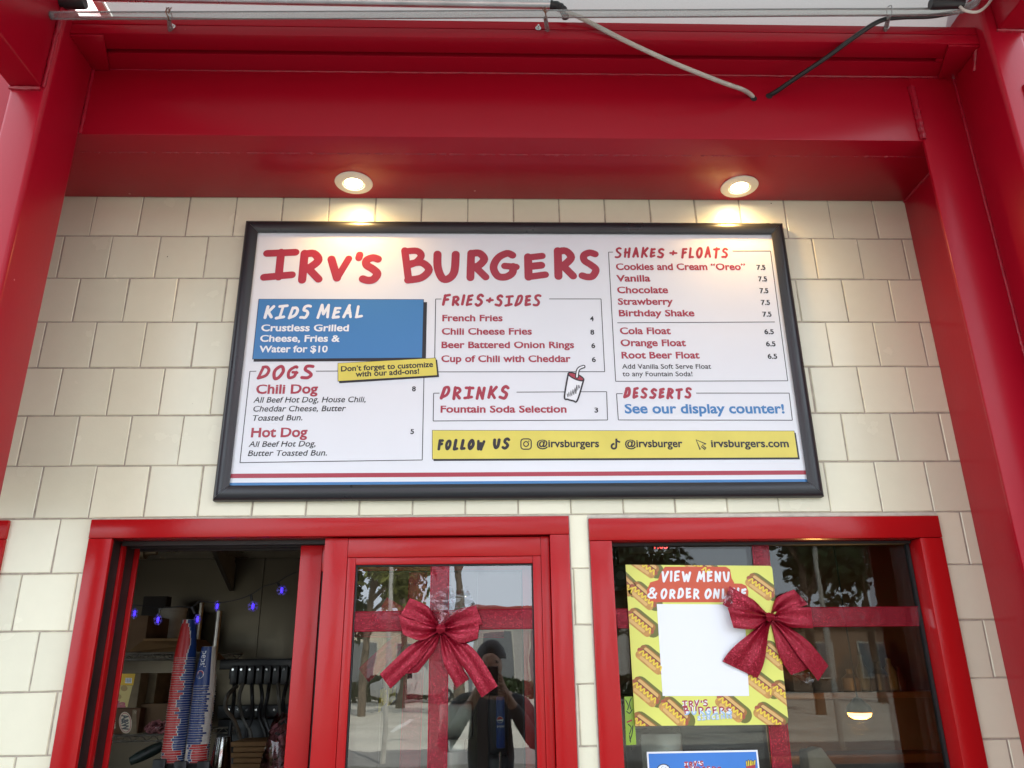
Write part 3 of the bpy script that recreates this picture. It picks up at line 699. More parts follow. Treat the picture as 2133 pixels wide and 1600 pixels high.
# ================================================================== DOWNLIGHTS
LENS = mat('lit_lens', (1, .9, .7), .4, emit=(1.0, .80, .42), estr=14.0)
LENS2 = mat('lit_lens_core', (1, .9, .7), .4, emit=(1.0, .92, .70), estr=40.0)
for i, (lx, ly) in enumerate(((737, 380), (1540, 388))):
    c = atZ(lx, ly, SOF)
    e = empty('downlight', (c.x, c.y, SOF), ['lit round downlight in the red soffit above the left of the menu board', 'lit round downlight in the red soffit above the right of the menu board'][i], 'light', 'downlights in the red soffit')
    MB().lathe([(.060, 0), (.0615, -.002), (.060, -.0045), (.038, -.0075), (.0355, -.0075), (.0345, -.0055)], (c.x, c.y, SOF), 48).build('trim_ring', WHITE_P, e, smooth=True)
    MB().lathe([(.0343, -.0055), (.033, -.004), (.030, -.0035), (.029, -.0045)], (c.x, c.y, SOF), 40).build('gimbal_ring', mat('satin_reflector', (.75, .68, .5), .3, metal=.6), e, smooth=True)
    MB().lathe([(.029, -.004), (.016, -.003), (.0158, -.0032)], (c.x, c.y, SOF), 40).build('lens', LENS, e, smooth=True)
    r = MB(); ring = [];
    for k in range(48):
        a = 2 * PI * k / 48; rr = .0150 + (.0022 if (k // 4) % 2 else 0); ring.append((c.x + rr * math.cos(a), c.y + .001 + rr * math.sin(a), SOF - .0036))
    r.add(ring, [tuple(range(48))]); r.build('led_core', LENS2, e)
    ld = bpy.data.lights.new('downlight_beam', 'SPOT'); ld.energy = 3.0; ld.color = (1.0, .55, .14); ld.spot_size = RAD(165); ld.spot_blend = 1.0; ld.shadow_soft_size = .02
    lo = bpy.data.objects.new('downlight_beam', ld); COL.objects.link(lo); lo.parent = e; lo.location = (0, -.0, -.018); lo.rotation_euler = (RAD(-4), 0, 0)

# ================================================================== MENU BOARD
YS = -.030          # front of the frame
YPAN = -.016        # face of the printed panel
board = empty('menu_board', (at(1080, 1040, YS).x, 0, at(1080, 1038, YS).z), 'wide white menu board in a black frame under two lit downlights', 'sign')
fo = [at(508.5, 459.5, YS), at(1632.5, 459.5, YS), at(1718.5, 1033, YS), at(442.5, 1042, YS)]
bx0 = (fo[0].x + fo[3].x) / 2; bx1 = (fo[1].x + fo[2].x) / 2; bz1 = (fo[0].z + fo[1].z) / 2; bz0 = (fo[2].z + fo[3].z) / 2
fw = .0420
prof = [(0, -.001), (0, YS + .010), (.004, YS + .003), (.012, YS - .001), (.022, YS - .002), (.034, YS + .001), (.044, YS + .006), (fw, YS + .013), (fw, YPAN + .006)]
b = MB()
cor = [(bx0, bz0, 1, 1), (bx1, bz0, -1, 1), (bx1, bz1, -1, -1), (bx0, bz1, 1, -1)]
for i in range(4):
    p, q = cor[i], cor[(i + 1) % 4]
    d = Vector((q[0] - p[0], 0, q[1] - p[1])).normalized() * .0005
    b.grid([[Vector((c[0] + c[2] * u, y, c[1] + c[3] * u)) + dd for u, y in prof] for c, dd in ((p, d), (q, -d))])
b.build('frame', FRAME, board, smooth=True)
b = MB().box(bx0 + fw * .6, bx1 - fw * .6, YPAN, -.002, bz0 + fw * .6, bz1 - fw * .6)
panel = b.build('panel', PANEL, board)
YI = YPAN - .0004
# --- blue box, banner, stickers, stripes
P = Print(YI)
P.ppoly([(546, 629), (889.5, 629.5), (887, 752), (528, 753.5)], 0, 1)
P.ppoly([(538.8, 622.8), (883, 623.5), (880, 746), (525.4, 748.7)], 0, 2)
P.ppoly([(539.8, 623.6), (882, 624.3), (879, 745.2), (526.6, 747.9)], 1, 3)
P.build('blue_box', [INK_K, INK_B], panel)
P = Print(YI)
ins = bx0 + fw + .0006, bx1 - fw - .0006
zr1, zr0 = at(1066, 983.5, YI).z, at(1066, 992.5, YI).z; zb1, zb0 = at(1066, 1002, YI).z, bz0 + fw + .0004
P.poly([(ins[0], zr0), (ins[1], zr0), (ins[1], zr1), (ins[0], zr1)], 0, 1); P.poly([(ins[0], zb0), (ins[1], zb0), (ins[1], zb1), (ins[0], zb1)], 1, 1)
P.build('stripe_band', [INK_R, INK_B], panel)
P = Print(YI)
P.ppoly([(903.2, 900), (1657.5, 901.5), (1666, 957), (903, 960.3)], 0, 1); P.ppoly([(900, 896), (1654.5, 897.4), (1662.7, 953.7), (900, 957)], 0, 2)
P.ppoly([(901, 896.9), (1653.8, 898.2), (1661.7, 952.9), (901, 956.2)], 1, 3)
P.hand('FOLLOW', 911, 915, 1010, 938, .0088, 0, 5, seed=2); P.hand('US', 1026, 912, 1062, 936, .0088, 0, 5, seed=4)
P.text('@irvsburgers', 1118, 931.5, 1248, 931.5, 14.5, 0, 5, .026); P.text('@irvsburger', 1302, 931.5, 1422, 931.5, 14.5, 0, 5, .026); P.text('irvsburgers.com', 1481.5, 931.5, 1643.5, 931.5, 14.5, 0, 5, .027)
def rrect(x0, y0, x1, y1, r, n=5):
    pts = []
    for cx, cy, a0 in ((x1 - r, y0 + r, -90), (x1 - r, y1 - r, 0), (x0 + r, y1 - r, 90), (x0 + r, y0 + r, 180)):
        pts += [(cx + r * math.cos(RAD(a0 + 90 * k / n)), cy + r * math.sin(RAD(a0 + 90 * k / n))) for k in range(n + 1)]
    return pts
def ring_(P, pts, wd, m, ly): P.pline(pts + [pts[0]], wd, m, ly, closed=True)
ring_(P, rrect(1085, 914.5, 1106.5, 936, 6), .0034, 0, 5)
ring_(P, [(1095.7 + 5 * math.cos(2 * PI * k / 20), 925.2 + 5 * math.sin(2 * PI * k / 20)) for k in range(20)], .0034, 0, 5.3)
P.ppoly([(1101.5 + 1.4 * math.cos(2 * PI * k / 8), 919.3 + 1.4 * math.sin(2 * PI * k / 8)) for k in range(8)], 0, 5.5)
P.pline([(1283.5, 914), (1283.5, 930), (1282, 933.6), (1278.4, 935), (1274.8, 933.2), (1273.8, 929.4), (1276, 925.6), (1280, 925)], .0058, 0, 5, smooth=True); P.pline([(1283.5, 914), (1285.6, 919), (1291.6, 921.4)], .0055, 0, 5.4, smooth=True)
ring_(P, [(1450, 916.5), (1470.5, 925.2), (1462.8, 927.6), (1470.3, 934), (1468, 936.6), (1460.6, 930.4), (1458.2, 937)], .0042, 0, 5)
P.build('yellow_banner', [INK_K, INK_Y], panel)
# --- thin black outlines of the sections
lw = .0023
for seqs in (([(534, 773.3), (520.5, 773.6), (499.8, 963.8), (879.5, 958.3), (883.4, 770)], [(658, 773.3), (712, 773)]),
             ([(919.5, 623), (907.5, 623), (905, 774.8), (1259.5, 774.4), (1252, 622.8), (1144, 622.8)],),
             ([(1277, 525.3), (1267.5, 525.4), (1282.4, 794.4), (1640.8, 793.4), (1604.8, 523), (1526, 523)], [(1285.8, 672.5), (1614, 670.8)]),
             ([(915.5, 819), (903.3, 819.2), (902.3, 877), (1265.6, 875), (1263.5, 816), (1076, 817)],),
             ([(1297, 820), (1284.2, 820.2), (1288, 874.9), (1650.5, 875.5), (1643.8, 819), (1450, 819)],)):
    for seq in seqs:
        P = Print(YI)
        for k_, (a, c) in enumerate(zip(seq, seq[1:])): P.pline([a, c], lw, 0, .6 + .05 * k_)
        P.build('section_outline', [INK_K], panel)
# --- yellow tilted sticker
P = Print(YI)
P.ppoly([(706.5, 760), (910.5, 749.5), (914.6, 785.5), (706.6, 798.5)], 0, 5); P.ppoly([(703.7, 756.6), (907.8, 745.6), (911.5, 782.5), (703.7, 795)], 0, 6)
P.ppoly([(704.5, 757.4), (907.1, 746.5), (910.6, 781.8), (704.6, 794.1)], 1, 7)
P.text("Don\u2019t forget to customize", 710.4, 774.2, 902.3, 764.6, 10.4, 0, 8, .027); P.text('with our add-ons!', 740.8, 785.4, 873.4, 778.6, 10.4, 0, 8, .027)
P.build('yellow_sticker', [INK_K, INK_Y], panel)
# --- title: one box per hand-drawn letter
P = Print(YI); k = lambda x: 430 + x / 3.2815; y_ = lambda y: 440 + y / 3.2815; k2 = lambda x: 1070 + x / 3.2815
rg = random.Random(5)
for ch, a, t, c, d in (('I', k(362), y_(260), k(618), y_(474)), ('R', k(610), y_(265), k(790), y_(492)), ('V', k(815), y_(300), k(990), y_(482)), ("'", k(1012), y_(275), k(1073), y_(345)),
                       ('S', k(1040), y_(295), k(1195), y_(495)), ('B', k(1313), y_(247), k(1545), y_(493)), ('U', k(1543), y_(270), k(1735), y_(488)), ('R', k(1765), y_(263), k(1935), y_(478)),
                       ('G', k(1933), y_(265), k2(45), y_(474)), ('E', k2(60), y_(283), k2(243), y_(476)), ('R', k2(266), y_(250), k2(434), y_(470)), ('S', k2(443), y_(260), k2(597), y_(472))):
    if ch == 'B': P.build('title_lettering', [INK_R], panel); P = Print(YI)
    P.letter(ch, (a, t, c, d), .0248, 0, 1, .012, rg)
P.build('title_lettering', [INK_R], panel)
# --- red and white lettering
P = Print(YI); hw = .0086
P.hand('KIDS', 549, 636, 645, 665, .0092, 1, 5, seed=3); P.hand('MEAL', 660, 636, 757, 664, .0092, 1, 5, seed=8)
for tx_, a, c, y in (('Crustless Grilled', 543.7, 726.5, 690), ('Cheese, Fries &', 541.5, 708, 712), ('Water for $10', 539.7, 682.3, 734)): P.text(tx_, a, y, c, y, 13.2, 1, 5, .027)
P.hand('FR|ES', 921, 613.5, 1007, 637.5, hw, 0, 1, seed=1); P.hand('+', 1011, 612, 1029, 638, hw * .9, 0, 1, seed=1); P.hand('SIDES', 1031, 613.5, 1127, 638, hw, 0, 1, seed=6)
P.hand('SHAKES', 1281, 515.5, 1385, 537, hw * .9, 0, 1, seed=2); P.hand('+', 1393, 513, 1413, 538, hw * .85, 0, 1, seed=2); P.hand('FLOATS', 1420, 515, 1518, 538, hw * .9, 0, 1, seed=7)
P.hand('DOGS', 535, 760.5, 652, 790, .0096, 0, 1, seed=9); P.hand('DRINKS', 917, 804, 1060, 832, .0098, 0, 1, seed=12); P.hand('DESSERTS', 1299, 807.5, 1442, 831, .0088, 0, 1, seed=14)
for tx_, a, c, y, cp in (('French Fries', 921.2, 1047, 669, 12.8), ('Chili Cheese Fries', 920, 1108, 697, 13), ('Beer Battered Onion Rings', 919.5, 1196, 725, 13), ('Cup of Chili with Cheddar', 919, 1189, 754, 13.2),
                         ('Cookies and Cream \u201cOreo\u201d', 1283.3, 1553.6, 562.3, 13), ('Vanilla', 1284.2, 1355, 586.3, 13), ('Chocolate', 1285.8, 1392, 610.7, 13), ('Strawberry', 1287.3, 1402.3, 634.8, 13), ('Birthday Shake', 1289.4, 1447, 658.8, 13),
                         ('Cola Float', 1291.5, 1397.6, 696, 13.4), ('Orange Float', 1293, 1429.2, 721, 13.4), ('Root Beer Float', 1295, 1457.6, 746.6, 13.4),
                         ('Fountain Soda Selection', 917.6, 1180.3, 859.3, 13.8), ('Chili Dog', 532.7, 661.6, 820, 18.4), ('Hot Dog', 522.3, 639.7, 910.5, 18.8)):
    P.text(tx_, a, y, c, y - (.6 if a < 700 else 0), cp, 0, 1, .027)
P.text('See our display counter!', 1301.6, 860.8, 1634.7, 860.8, 18.6, 2, 1, .027)
P.build('menu_lettering', [INK_R, INK_W, INK_B], panel)
# --- black prices and descriptions
P = Print(YI)
for tx_, a, c, y in (('4', 1229, 1237, 669), ('8', 1230, 1238, 697), ('6', 1232, 1240, 725), ('6', 1233, 1241.3, 754), ('7.5', 1576.5, 1595, 562), ('7.5', 1580, 1598.2, 586), ('7.5', 1583, 1601, 610.5), ('7.5', 1585.6, 1604.5, 635), ('7.5', 1589, 1607.6, 659.5),
                     ('6.5', 1592.6, 1612.4, 696), ('6.5', 1596, 1616, 721.3), ('6.5', 1599.6, 1619.4, 747.3), ('3', 1238.5, 1246.2, 859.3), ('8', 858, 866, 815), ('5', 854.8, 862.2, 904)): P.text(tx_, a, y, c, y, 9.8, 0, 1, .027)
for tx_, a, c, y in (('All Beef Hot Dog, House Chili,', 527.5, 761.3, 838.8), ('Cheddar Cheese, Butter', 526, 719, 857.4), ('Toasted Bun.', 524, 629.6, 876.6), ('All Beef Hot Dog,', 517.5, 657, 931), ('Butter Toasted Bun.', 516, 680.8, 950)): P.text(tx_, a, y, c, y - 1, 11.4, 0, 1, .010, .18)
for tx_, a, c, y in (('Add Vanilla Soft Serve Float', 1296, 1481.4, 768.2), ('to any Fountain Soda!', 1297, 1442.7, 783.8)): P.text(tx_, a, y, c, y, 9.6, 0, 1, .010)
P.build('price_lettering', [INK_K], panel)
# --- drawn soda cup with straw
P = Print(YI); kx = lambda x: 1070 + x / 3.2815; ky = lambda y: 720 + y / 3.2815
cup = [(kx(373), ky(192)), (kx(347), ky(350)), (kx(370), ky(368)), (kx(405), ky(377)), (kx(435), ky(375)), (kx(478), ky(235))]
P.ppoly([(kx(373), ky(192)), (kx(347), ky(350)), (kx(390), ky(376)), (kx(435), ky(375)), (kx(478), ky(236)), (kx(425), ky(205))], 1, 3)
ell = [(kx(426 + 54 * math.cos(a) - 4 * math.sin(a)), ky(213 + 22 * math.cos(a) + 18 * math.sin(a))) for a in [2 * PI * i / 18 for i in range(18)]]
P.ppoly(ell, 2, 4); ring_(P, ell, .0042, 0, 4.5)
P.pline(cup, .0050, 0, 4.5, smooth=True, caps=True)
P.pline([(kx(432), ky(214)), (kx(438), ky(172)), (kx(452), ky(154)), (kx(478), ky(144))], .0118, 0, 5, smooth=True, caps=True)
P.pline([(kx(432), ky(214)), (kx(438), ky(172)), (kx(452), ky(154)), (kx(478), ky(144))], .0050, 1, 6, smooth=True, caps=True)
P.pline([(kx(x), ky(y)) for x, y in ((366, 330), (370, 352), (378, 318), (384, 348), (392, 308), (396, 344), (406, 300), (410, 336), (420, 288), (424, 330), (432, 270), (436, 308), (446, 270), (450, 292))], .0030, 0, 4.6)
P.build('cup_drawing', [INK_K, INK_W, INK_R], panel)

# ================================================================== RIBBONS, BOWS AND POSTERS ON THE GLASS
c3 = lambda x, y: (1200 + x / 2.9633, 1060 + y / 2.9633)
c2 = lambda x, y: (650 + x / 2.9633, 1060 + y / 2.9633)
c4 = lambda x, y: (1600 + x / 2.9625, 1060 + y / 2.9625)
def strip(name, pxs, Y, label, m=RIB_S):
    """two px edges, each a list of points of equal length"""
    A, B_ = pxs; rows = []
    for i in range(len(A)):
        for_k = []
        for t in range(7):
            p = (A[i][0] + (B_[i][0] - A[i][0]) * t / 6, A[i][1] + (B_[i][1] - A[i][1]) * t / 6)
            for_k.append(at(*p, Y - .0012 * math.sin(i * 1.7 + t * .3)))
        rows.append(for_k)
    b = MB().grid(rows)
    o = b.build(name, m, smooth=True, normals=False)
    for Ed in (A, B_):   # woven selvedge
        e = MB().tube([at(*p, Y - .002) for p in Ed], .0011, 5, caps=False)
        eo = e.build('selvedge', RIB, o, smooth=True)
    return tag(o, label, 'ribbon', 'red ribbons crossed over the window glass')
def lerp_pts(a, b, n): return [(a[0] + (b[0] - a[0]) * i / n, a[1] + (b[1] - a[1]) * i / n) for i in range(n + 1)]
def down(p, q, n=8, ext=1.9):   # extend a vertical edge on below the picture
    return lerp_pts(p, (p[0] + (q[0] - p[0]) * ext, p[1] + (q[1] - p[1]) * ext), n)
YR = YG_L - .003
strip('ribbon', (down(c2(735, 335), c2(713, 1600)), down(c2(845, 335), c2(832, 1600))), YR, 'upright sheer red ribbon on the front glass of the sliding window')
strip('ribbon', (lerp_pts(c2(258, 637), c2(1366, 617), 8), lerp_pts(c2(258, 757), c2(1366, 737), 8)), YR - .002, 'level sheer red ribbon on the front glass of the sliding window')
YR2 = YG_2 - .003
strip('ribbon', (down(c2(605, 320), c2(540, 1600)), down(c2(712, 320), c2(665, 1600))), YR2, 'upright red ribbon on the rear sash, dimmer and left of the front one')
strip('ribbon', (lerp_pts(c2(225, 672), c2(1185, 660), 8), lerp_pts(c2(225, 790), c2(1185, 794), 8)), YR2 - .002, 'level red ribbon on the rear sash behind the sliding window glass')
YR3 = YG_R - .003
strip('ribbon', (down(c3(1085, 212), c3(1213, 1600)), down(c3(1184, 212), c3(1332, 1600))), YR3, 'upright sheer red ribbon on the right window behind the yellow poster')
strip('ribbon', (lerp_pts(c3(243, 617), c4(926, 604), 10), lerp_pts(c3(256, 736), c4(930, 722), 10)), YR3 - .002, 'level sheer red ribbon across the right window behind the yellow poster')
tp_ = MB().quad(*[at(*c4(*p), YR3 - .006) for p in ((848, 606), (934, 604), (938, 722), (852, 724))]); o = tp_.build('clear_tape', FILM, normals=False); tag(o, 'clear tape holding the right end of the level ribbon', 'tape')

def petal(mb, K, A, B_, Y, bulge=.018, pleat=.004, npl=1.5, w0=.13, sag=(0, 0), n=14, mw=12, fold=0, taper=.55, tip=0.0, ph=0.0, m=0):
    """a gathered ribbon from the knot K (px) to the straight cut edge A-B (px)"""
    K = Vector(K); A = Vector(A); B_ = Vector(B_); M = (A + B_) / 2; H = (B_ - A) / 2
    rows = []
    tot = n + (n if fold else 0)
    for i in range(tot + 1):
        s = i / n; back = 0.0
        if s > 1: back = (s - 1); ss = 2 - s
        else: ss = s
        t0 = min(1, ss / taper); wd = w0 + (1 - w0) * t0 * t0 * (3 - 2 * t0)
        ctr = K.lerp(M, ss) + Vector(sag) * math.sin(PI * ss) * (1 - .3 * back)
        row = []
        for j in range(mw + 1):
            t = j / mw * 2 - 1
            p = ctr + H * t * wd * (1 - .12 * back * math.sin(PI * min(1, ss)))
            if fold:
                                y = Y - bulge * math.sin(PI * min(1, ss) * .62 + .1) + (.002 if s <= 1 else .018 * min(1, back * 4)) * 1
            else:
                y = Y - bulge * math.sin(PI * (.1 + ss * .8)) + tip * ss * ss
            y += pleat * (.55 * math.cos(t * npl * PI + ph) + 1.1 * noise.noise(Vector((t * 1.5, ss * .5, K.x * .37 + M.y)))) * (1.5 * (1 - ss) ** 1.3 + .28) + .0018 * noise.noise(Vector((p.x * .03, p.y * .03, K.x)))
            row.append(at(p.x, p.y, y))
        rows.append(row)
    mb.grid(rows, m)
def bow(Y, pieces, knot, label, film=None, dx=0, dy=0, shrink=1.0):
    kx_, ky_ = knot[0] + dx, knot[1] + dy
    tr = lambda p: (kx_ + (p[0] - knot[0]) * shrink, ky_ + (p[1] - knot[1]) * shrink)
    e = empty('gift_bow', at(kx_, ky_, Y), label, 'bow', 'red gift bows on the windows')
    for i, (kind, A, B_, kw) in enumerate(pieces):
        b = MB(); petal(b, (kx_, ky_), tr(A), tr(B_), Y + kw.pop('dyy', 0), **kw)
        b.build('bow_loop' if kind == 'loop' else 'bow_tail', RIB, e, smooth=True, normals=False)
    k = at(kx_, ky_, Y - .016); b = MB(); ring = []
    for i in range(9):
        x = (i / 8 - .5) * .024
        ring.append([k + Vector((x, -(.007 + .003 * math.cos(a * 3)) * math.cos(a) * (1 - .25 * abs(i / 4 - 1)), (.011 + .002 * math.cos(a * 2 + i)) * math.sin(a))) for a in [2 * PI * q / 18 for q in range(18)]])
    b.grid(ring, 0, True); b.build('knot', RIB, e, smooth=True)
    if film:
        fr = random.Random(4)
        for (A, B_, C_, D_) in film:
            A, B_, C_, D_ = map(tr, (A, B_, C_, D_)); b = MB(); rows = []
            for i in range(13):
                row = []
                for j in range(13):
                    u, v = i / 12, j / 12
                    p = (Vector(A).lerp(Vector(B_), u)).lerp(Vector(D_).lerp(Vector(C_), u), v)
                    nz = noise.noise(Vector((p.x * .03, p.y * .03, 3.1))) + .6 * noise.noise(Vector((p.x * .07, p.y * .07, 1.7)))
                    row.append(at(p.x + nz * 2, p.y, Y - .022 + .016 * nz))
                rows.append(row)
            b.grid(rows); b.build('clear_wrap', FILM, e, normals=False)
    return e
Kb = c2(795, 742)
def pieces1():
    return [('tail', c2(418, 1020), c2(484, 1110), dict(bulge=.016, pleat=.005, npl=2, w0=.3, sag=(-6, 4), taper=.5, dyy=.006)),
            ('tail', c2(563, 1020), c2(652, 1010), dict(bulge=.012, pleat=.005, npl=1.6, w0=.3, sag=(6, -4), taper=.6, dyy=.010, ph=1)),
            ('tail', c2(890, 1103), c2(970, 1050), dict(bulge=.012, pleat=.005, npl=1.6, w0=.35, sag=(-5, 3), taper=.6, dyy=.010)),
            ('tail', c2(1047, 1165), c2(1146, 1094), dict(bulge=.016, pleat=.006, npl=2, w0=.28, sag=(6, -6), taper=.5, dyy=.004, ph=.6)),
            ('loop', c2(538, 668), c2(604, 552), dict(bulge=.022, pleat=.006, w0=.22, fold=1, sag=(0, -6), dyy=.006)),
            ('loop', c2(560, 775), c2(536, 655), dict(bulge=.030, pleat=.007, w0=.22, fold=1, sag=(-4, 8), ph=.8)),
            ('loop', c2(1012, 598), c2(1052, 712), dict(bulge=.022, pleat=.006, w0=.22, fold=1, sag=(0, -6), dyy=.006)),
            ('loop', c2(1040, 668), c2(1022, 800), dict(bulge=.030, pleat=.007, w0=.22, fold=1, sag=(4, 8), ph=.8))]
bow(YG_L - .012, pieces1(), Kb, 'full red glitter bow with clear wrap on the sliding window glass',
    film=[(c2(718, 540), c2(860, 470), c2(880, 560), c2(790, 720)), (c2(800, 560), c2(960, 475), c2(1010, 590), c2(800, 690))])
def pieces_back():
    return [('tail', c2(418, 1020), c2(484, 1110), dict(bulge=.010, pleat=.004, w0=.3, taper=.5)), ('tail', c2(1047, 1165), c2(1146, 1094), dict(bulge=.010, pleat=.004, w0=.28, taper=.5)),
            ('loop', c2(538, 668), c2(604, 552), dict(bulge=.012, pleat=.004, w0=.22, fold=1)), ('loop', c2(560, 775), c2(536, 655), dict(bulge=.014, pleat=.004, w0=.22, fold=1)), ('loop', c2(1040, 640), c2(1022, 800), dict(bulge=.014, pleat=.004, w0=.22, fold=1))]
bow(YG_2 - .006, pieces_back(), Kb, 'second red bow on the rear sash, half hidden behind the front bow', dx=-52, dy=-6, shrink=.94)
Kr = c3(1196, 668)
bow(YG_R - .016, [('tail', c3(903, 942), c3(1118, 1046), dict(bulge=.020, pleat=.006, npl=2, w0=.18, sag=(2, -2), taper=.95, dyy=.004)),
                  ('tail', c3(1328, 1026), c3(1442, 984), dict(bulge=.012, pleat=.004, npl=1.5, w0=.2, sag=(-3, 4), taper=.8, dyy=.008)),
                  ('tail', c3(1494, 1062), c3(1558, 968), dict(bulge=.018, pleat=.005, npl=1.5, w0=.22, sag=(3, -5), taper=.7, dyy=.003, ph=.7)),
                  ('loop', c3(905, 590), c3(948, 476), dict(bulge=.022, pleat=.006, w0=.22, fold=1, sag=(2, 4), dyy=.007)),
                  ('loop', c3(972, 735), c3(936, 612), dict(bulge=.030, pleat=.007, w0=.2, fold=1, sag=(0, 4), ph=.5)),
                  ('loop', c3(1345, 498), c3(1432, 590), dict(bulge=.022, pleat=.006, w0=.22, fold=1, sag=(-4, -4), dyy=.007)),
                  ('loop', c3(1450, 610), c3(1462, 737), dict(bulge=.030, pleat=.007, w0=.2, fold=1, sag=(0, 0), ph=.5))], Kr, 'red glitter bow overlapping the right edge of the yellow poster',
    film=[(c3(912, 470), c3(975, 505), c3(960, 600), c3(880, 590)), (c3(1360, 480), c3(1450, 560), c3(1440, 600), c3(1400, 580)), (c3(1330, 1020), c3(1440, 1010), c3(1470, 1050), c3(1440, 1095))])

# --- yellow hot dog poster (the code square is left blank)
PY = mat('poster_yellow_green', (0.70, 0.72, 0.15), .38, var=.03, vscale=14)
PO = mat('poster_orange_red', (0.58, 0.085, 0.035), .38); BUN = mat('printed_bun_tan', (0.52, 0.27, 0.07), .38, var=.25, vscale=60); BUN2 = mat('printed_bun_highlight', (0.66, 0.42, 0.14), .38)
SAUS = mat('printed_sausage', (0.36, 0.085, 0.045), .38); MUS = mat('printed_mustard', (0.78, 0.60, 0.05), .38); OLV = mat('printed_olive_shade', (0.145, 0.15, 0.03), .38); BRN = mat('printed_chili_brown', (0.12, 0.045, 0.03), .38, var=.4, vscale=120)
BUN3 = mat('printed_bun_crust', (0.33, 0.135, 0.035), .38, var=.25, vscale=50); PBL = mat('poster_pale_blue', (0.33, 0.52, 0.72), .38); PBL2 = mat('poster_blue', (0.045, 0.20, 0.60), .36, var=.05, vscale=10)
YPO = YR3 - .0085
pc = [c3(305, 345), c3(1195, 352), c3(1206, 358), c3(1211, 372), c3(1309, 1290), c3(1306, 1318), c3(1290, 1332), c3(365, 1341)]
cl_ = [(at(*p, YPO).x, at(*p, YPO).z) for p in pc]
poster = empty('poster', (cl_[7][0], YPO, cl_[7][1]), 'yellow hot dog poster with a blank white square, on the right window', 'poster')
b = MB(); n_ = len(cl_)
b.add([(x, YPO, z) for x, z in cl_] + [(x, YPO + .0012, z) for x, z in cl_], [tuple(reversed(range(n_))), tuple(range(n_, 2 * n_))] + [(i, (i + 1) % n_, n_ + (i + 1) % n_, n_ + i) for i in range(n_)])
sheet = b.build('sheet', PY, poster)
P = Print(YPO - .0003, clip=list(reversed(cl_)))
s0 = (at(*c3(1000, 500), YPO).x - at(*c3(900, 500), YPO).x) / 100
def hotdog(cx, cy, ang=36, sc=1.0, rs=0):
    c = Vector(P.xz(*c3(cx, cy))); a = RAD(-ang); u = Vector((math.cos(a), math.sin(a))); v = Vector((-u.y, u.x)); q = s0 * sc
    def caps(x0, x1, y0, r, m, ly, sh=(0, 0)):
        pts = [(x1 + r * math.cos(t), y0 + r * math.sin(t)) for t in [-PI / 2 + PI * k / 9 for k in range(10)]] + [(x0 + r * math.cos(t), y0 + r * math.sin(t)) for t in [PI / 2 + PI * k / 9 for k in range(10)]]
        P.poly([tuple(c + u * ((p[0] + sh[0]) * q) + v * ((p[1] + sh[1]) * q)) for p in pts], m, ly)
    caps(-62, 66, 6, 46, 0, 1, (16, 6))
    caps(-70, 70, 20, 22, 2, 2); caps(-58, 62, 24, 12, 3, 2.3)
    caps(-66, 66, 0, 18, 6, 2.6)
    caps(-84, 82, -2, 15, 4, 3)
    caps(-70, 66, -24, 24, 1, 4); caps(-54, 44, -30, 9, 3, 4.3)
    z = [(-78 + 156 * i / 12, -4 + (13 if i % 2 else -12)) for i in range(13)]
    P.stroke([tuple(c + u * (x * q) + v * (y * q)) for x, y in z], 7.5 * q, 5, 5 + .3, True)
for x, y, an in ((1140, 480, 38), (415, 535, 42), (398, 700, 40), (465, 930, 40), (428, 1128, 40), (1228, 905, 42), (1138, 1078, 38), (610, 1255, 42), (958, 1222, 40), (1196, 1285, 36), (420, 345, 36), (1295, 1150, 40), (430, 1345, 36), (760, 350, 30), (290, 450, 45)): hotdog(x, y, an)
def sm(pts, n=4): return [(p.x, p.y) for p in catmull([(x, y, 0) for x, y in pts], n, True)][:-1]
P.ppoly([c3(*p) for p in ((548, 358), (925, 358), (950, 375), (960, 430), (975, 455), (975, 575), (455, 575), (455, 455), (505, 440), (520, 400))], 7, 6)
P.ppoly([c3(*p) for p in ((520, 452), (1020, 462), (1050, 475), (1064, 510), (1060, 555), (1040, 577), (470, 576), (442, 560), (436, 500), (455, 462))], 7, 6.1)
P.ppoly([c3(*p) for p in ((498, 588), (1036, 591), (1068, 1155), (534, 1155))], 8, 6.3)
P.build('hot_dog_print', [OLV, BUN, BUN3, BUN2, SAUS, MUS, BRN, PO, INK_W], sheet, .00009)
P = Print(YPO - .0012)
def hand3(w, x0, y0, x1, y1, wd, m, ly, **k):
    a, c = c3(x0, y0), c3(x1, y1); P.hand(w, a[0], a[1], c[0], c[1], wd, m, ly, **k)
hand3('V|EW', 527, 384, 712, 452, .0064, 0, 1, seed=3); hand3('MENU', 745, 386, 952, 452, .0064, 0, 1, seed=5)
hand3('&', 440, 490, 503, 558, .0058, 0, 1); hand3('ORDER', 522, 490, 765, 556, .0064, 0, 1, seed=6); hand3('ONL|NE', 795, 490, 1056, 556, .0064, 0, 1, seed=7)
P.build('poster_lettering', [INK_W], sheet, .0002)
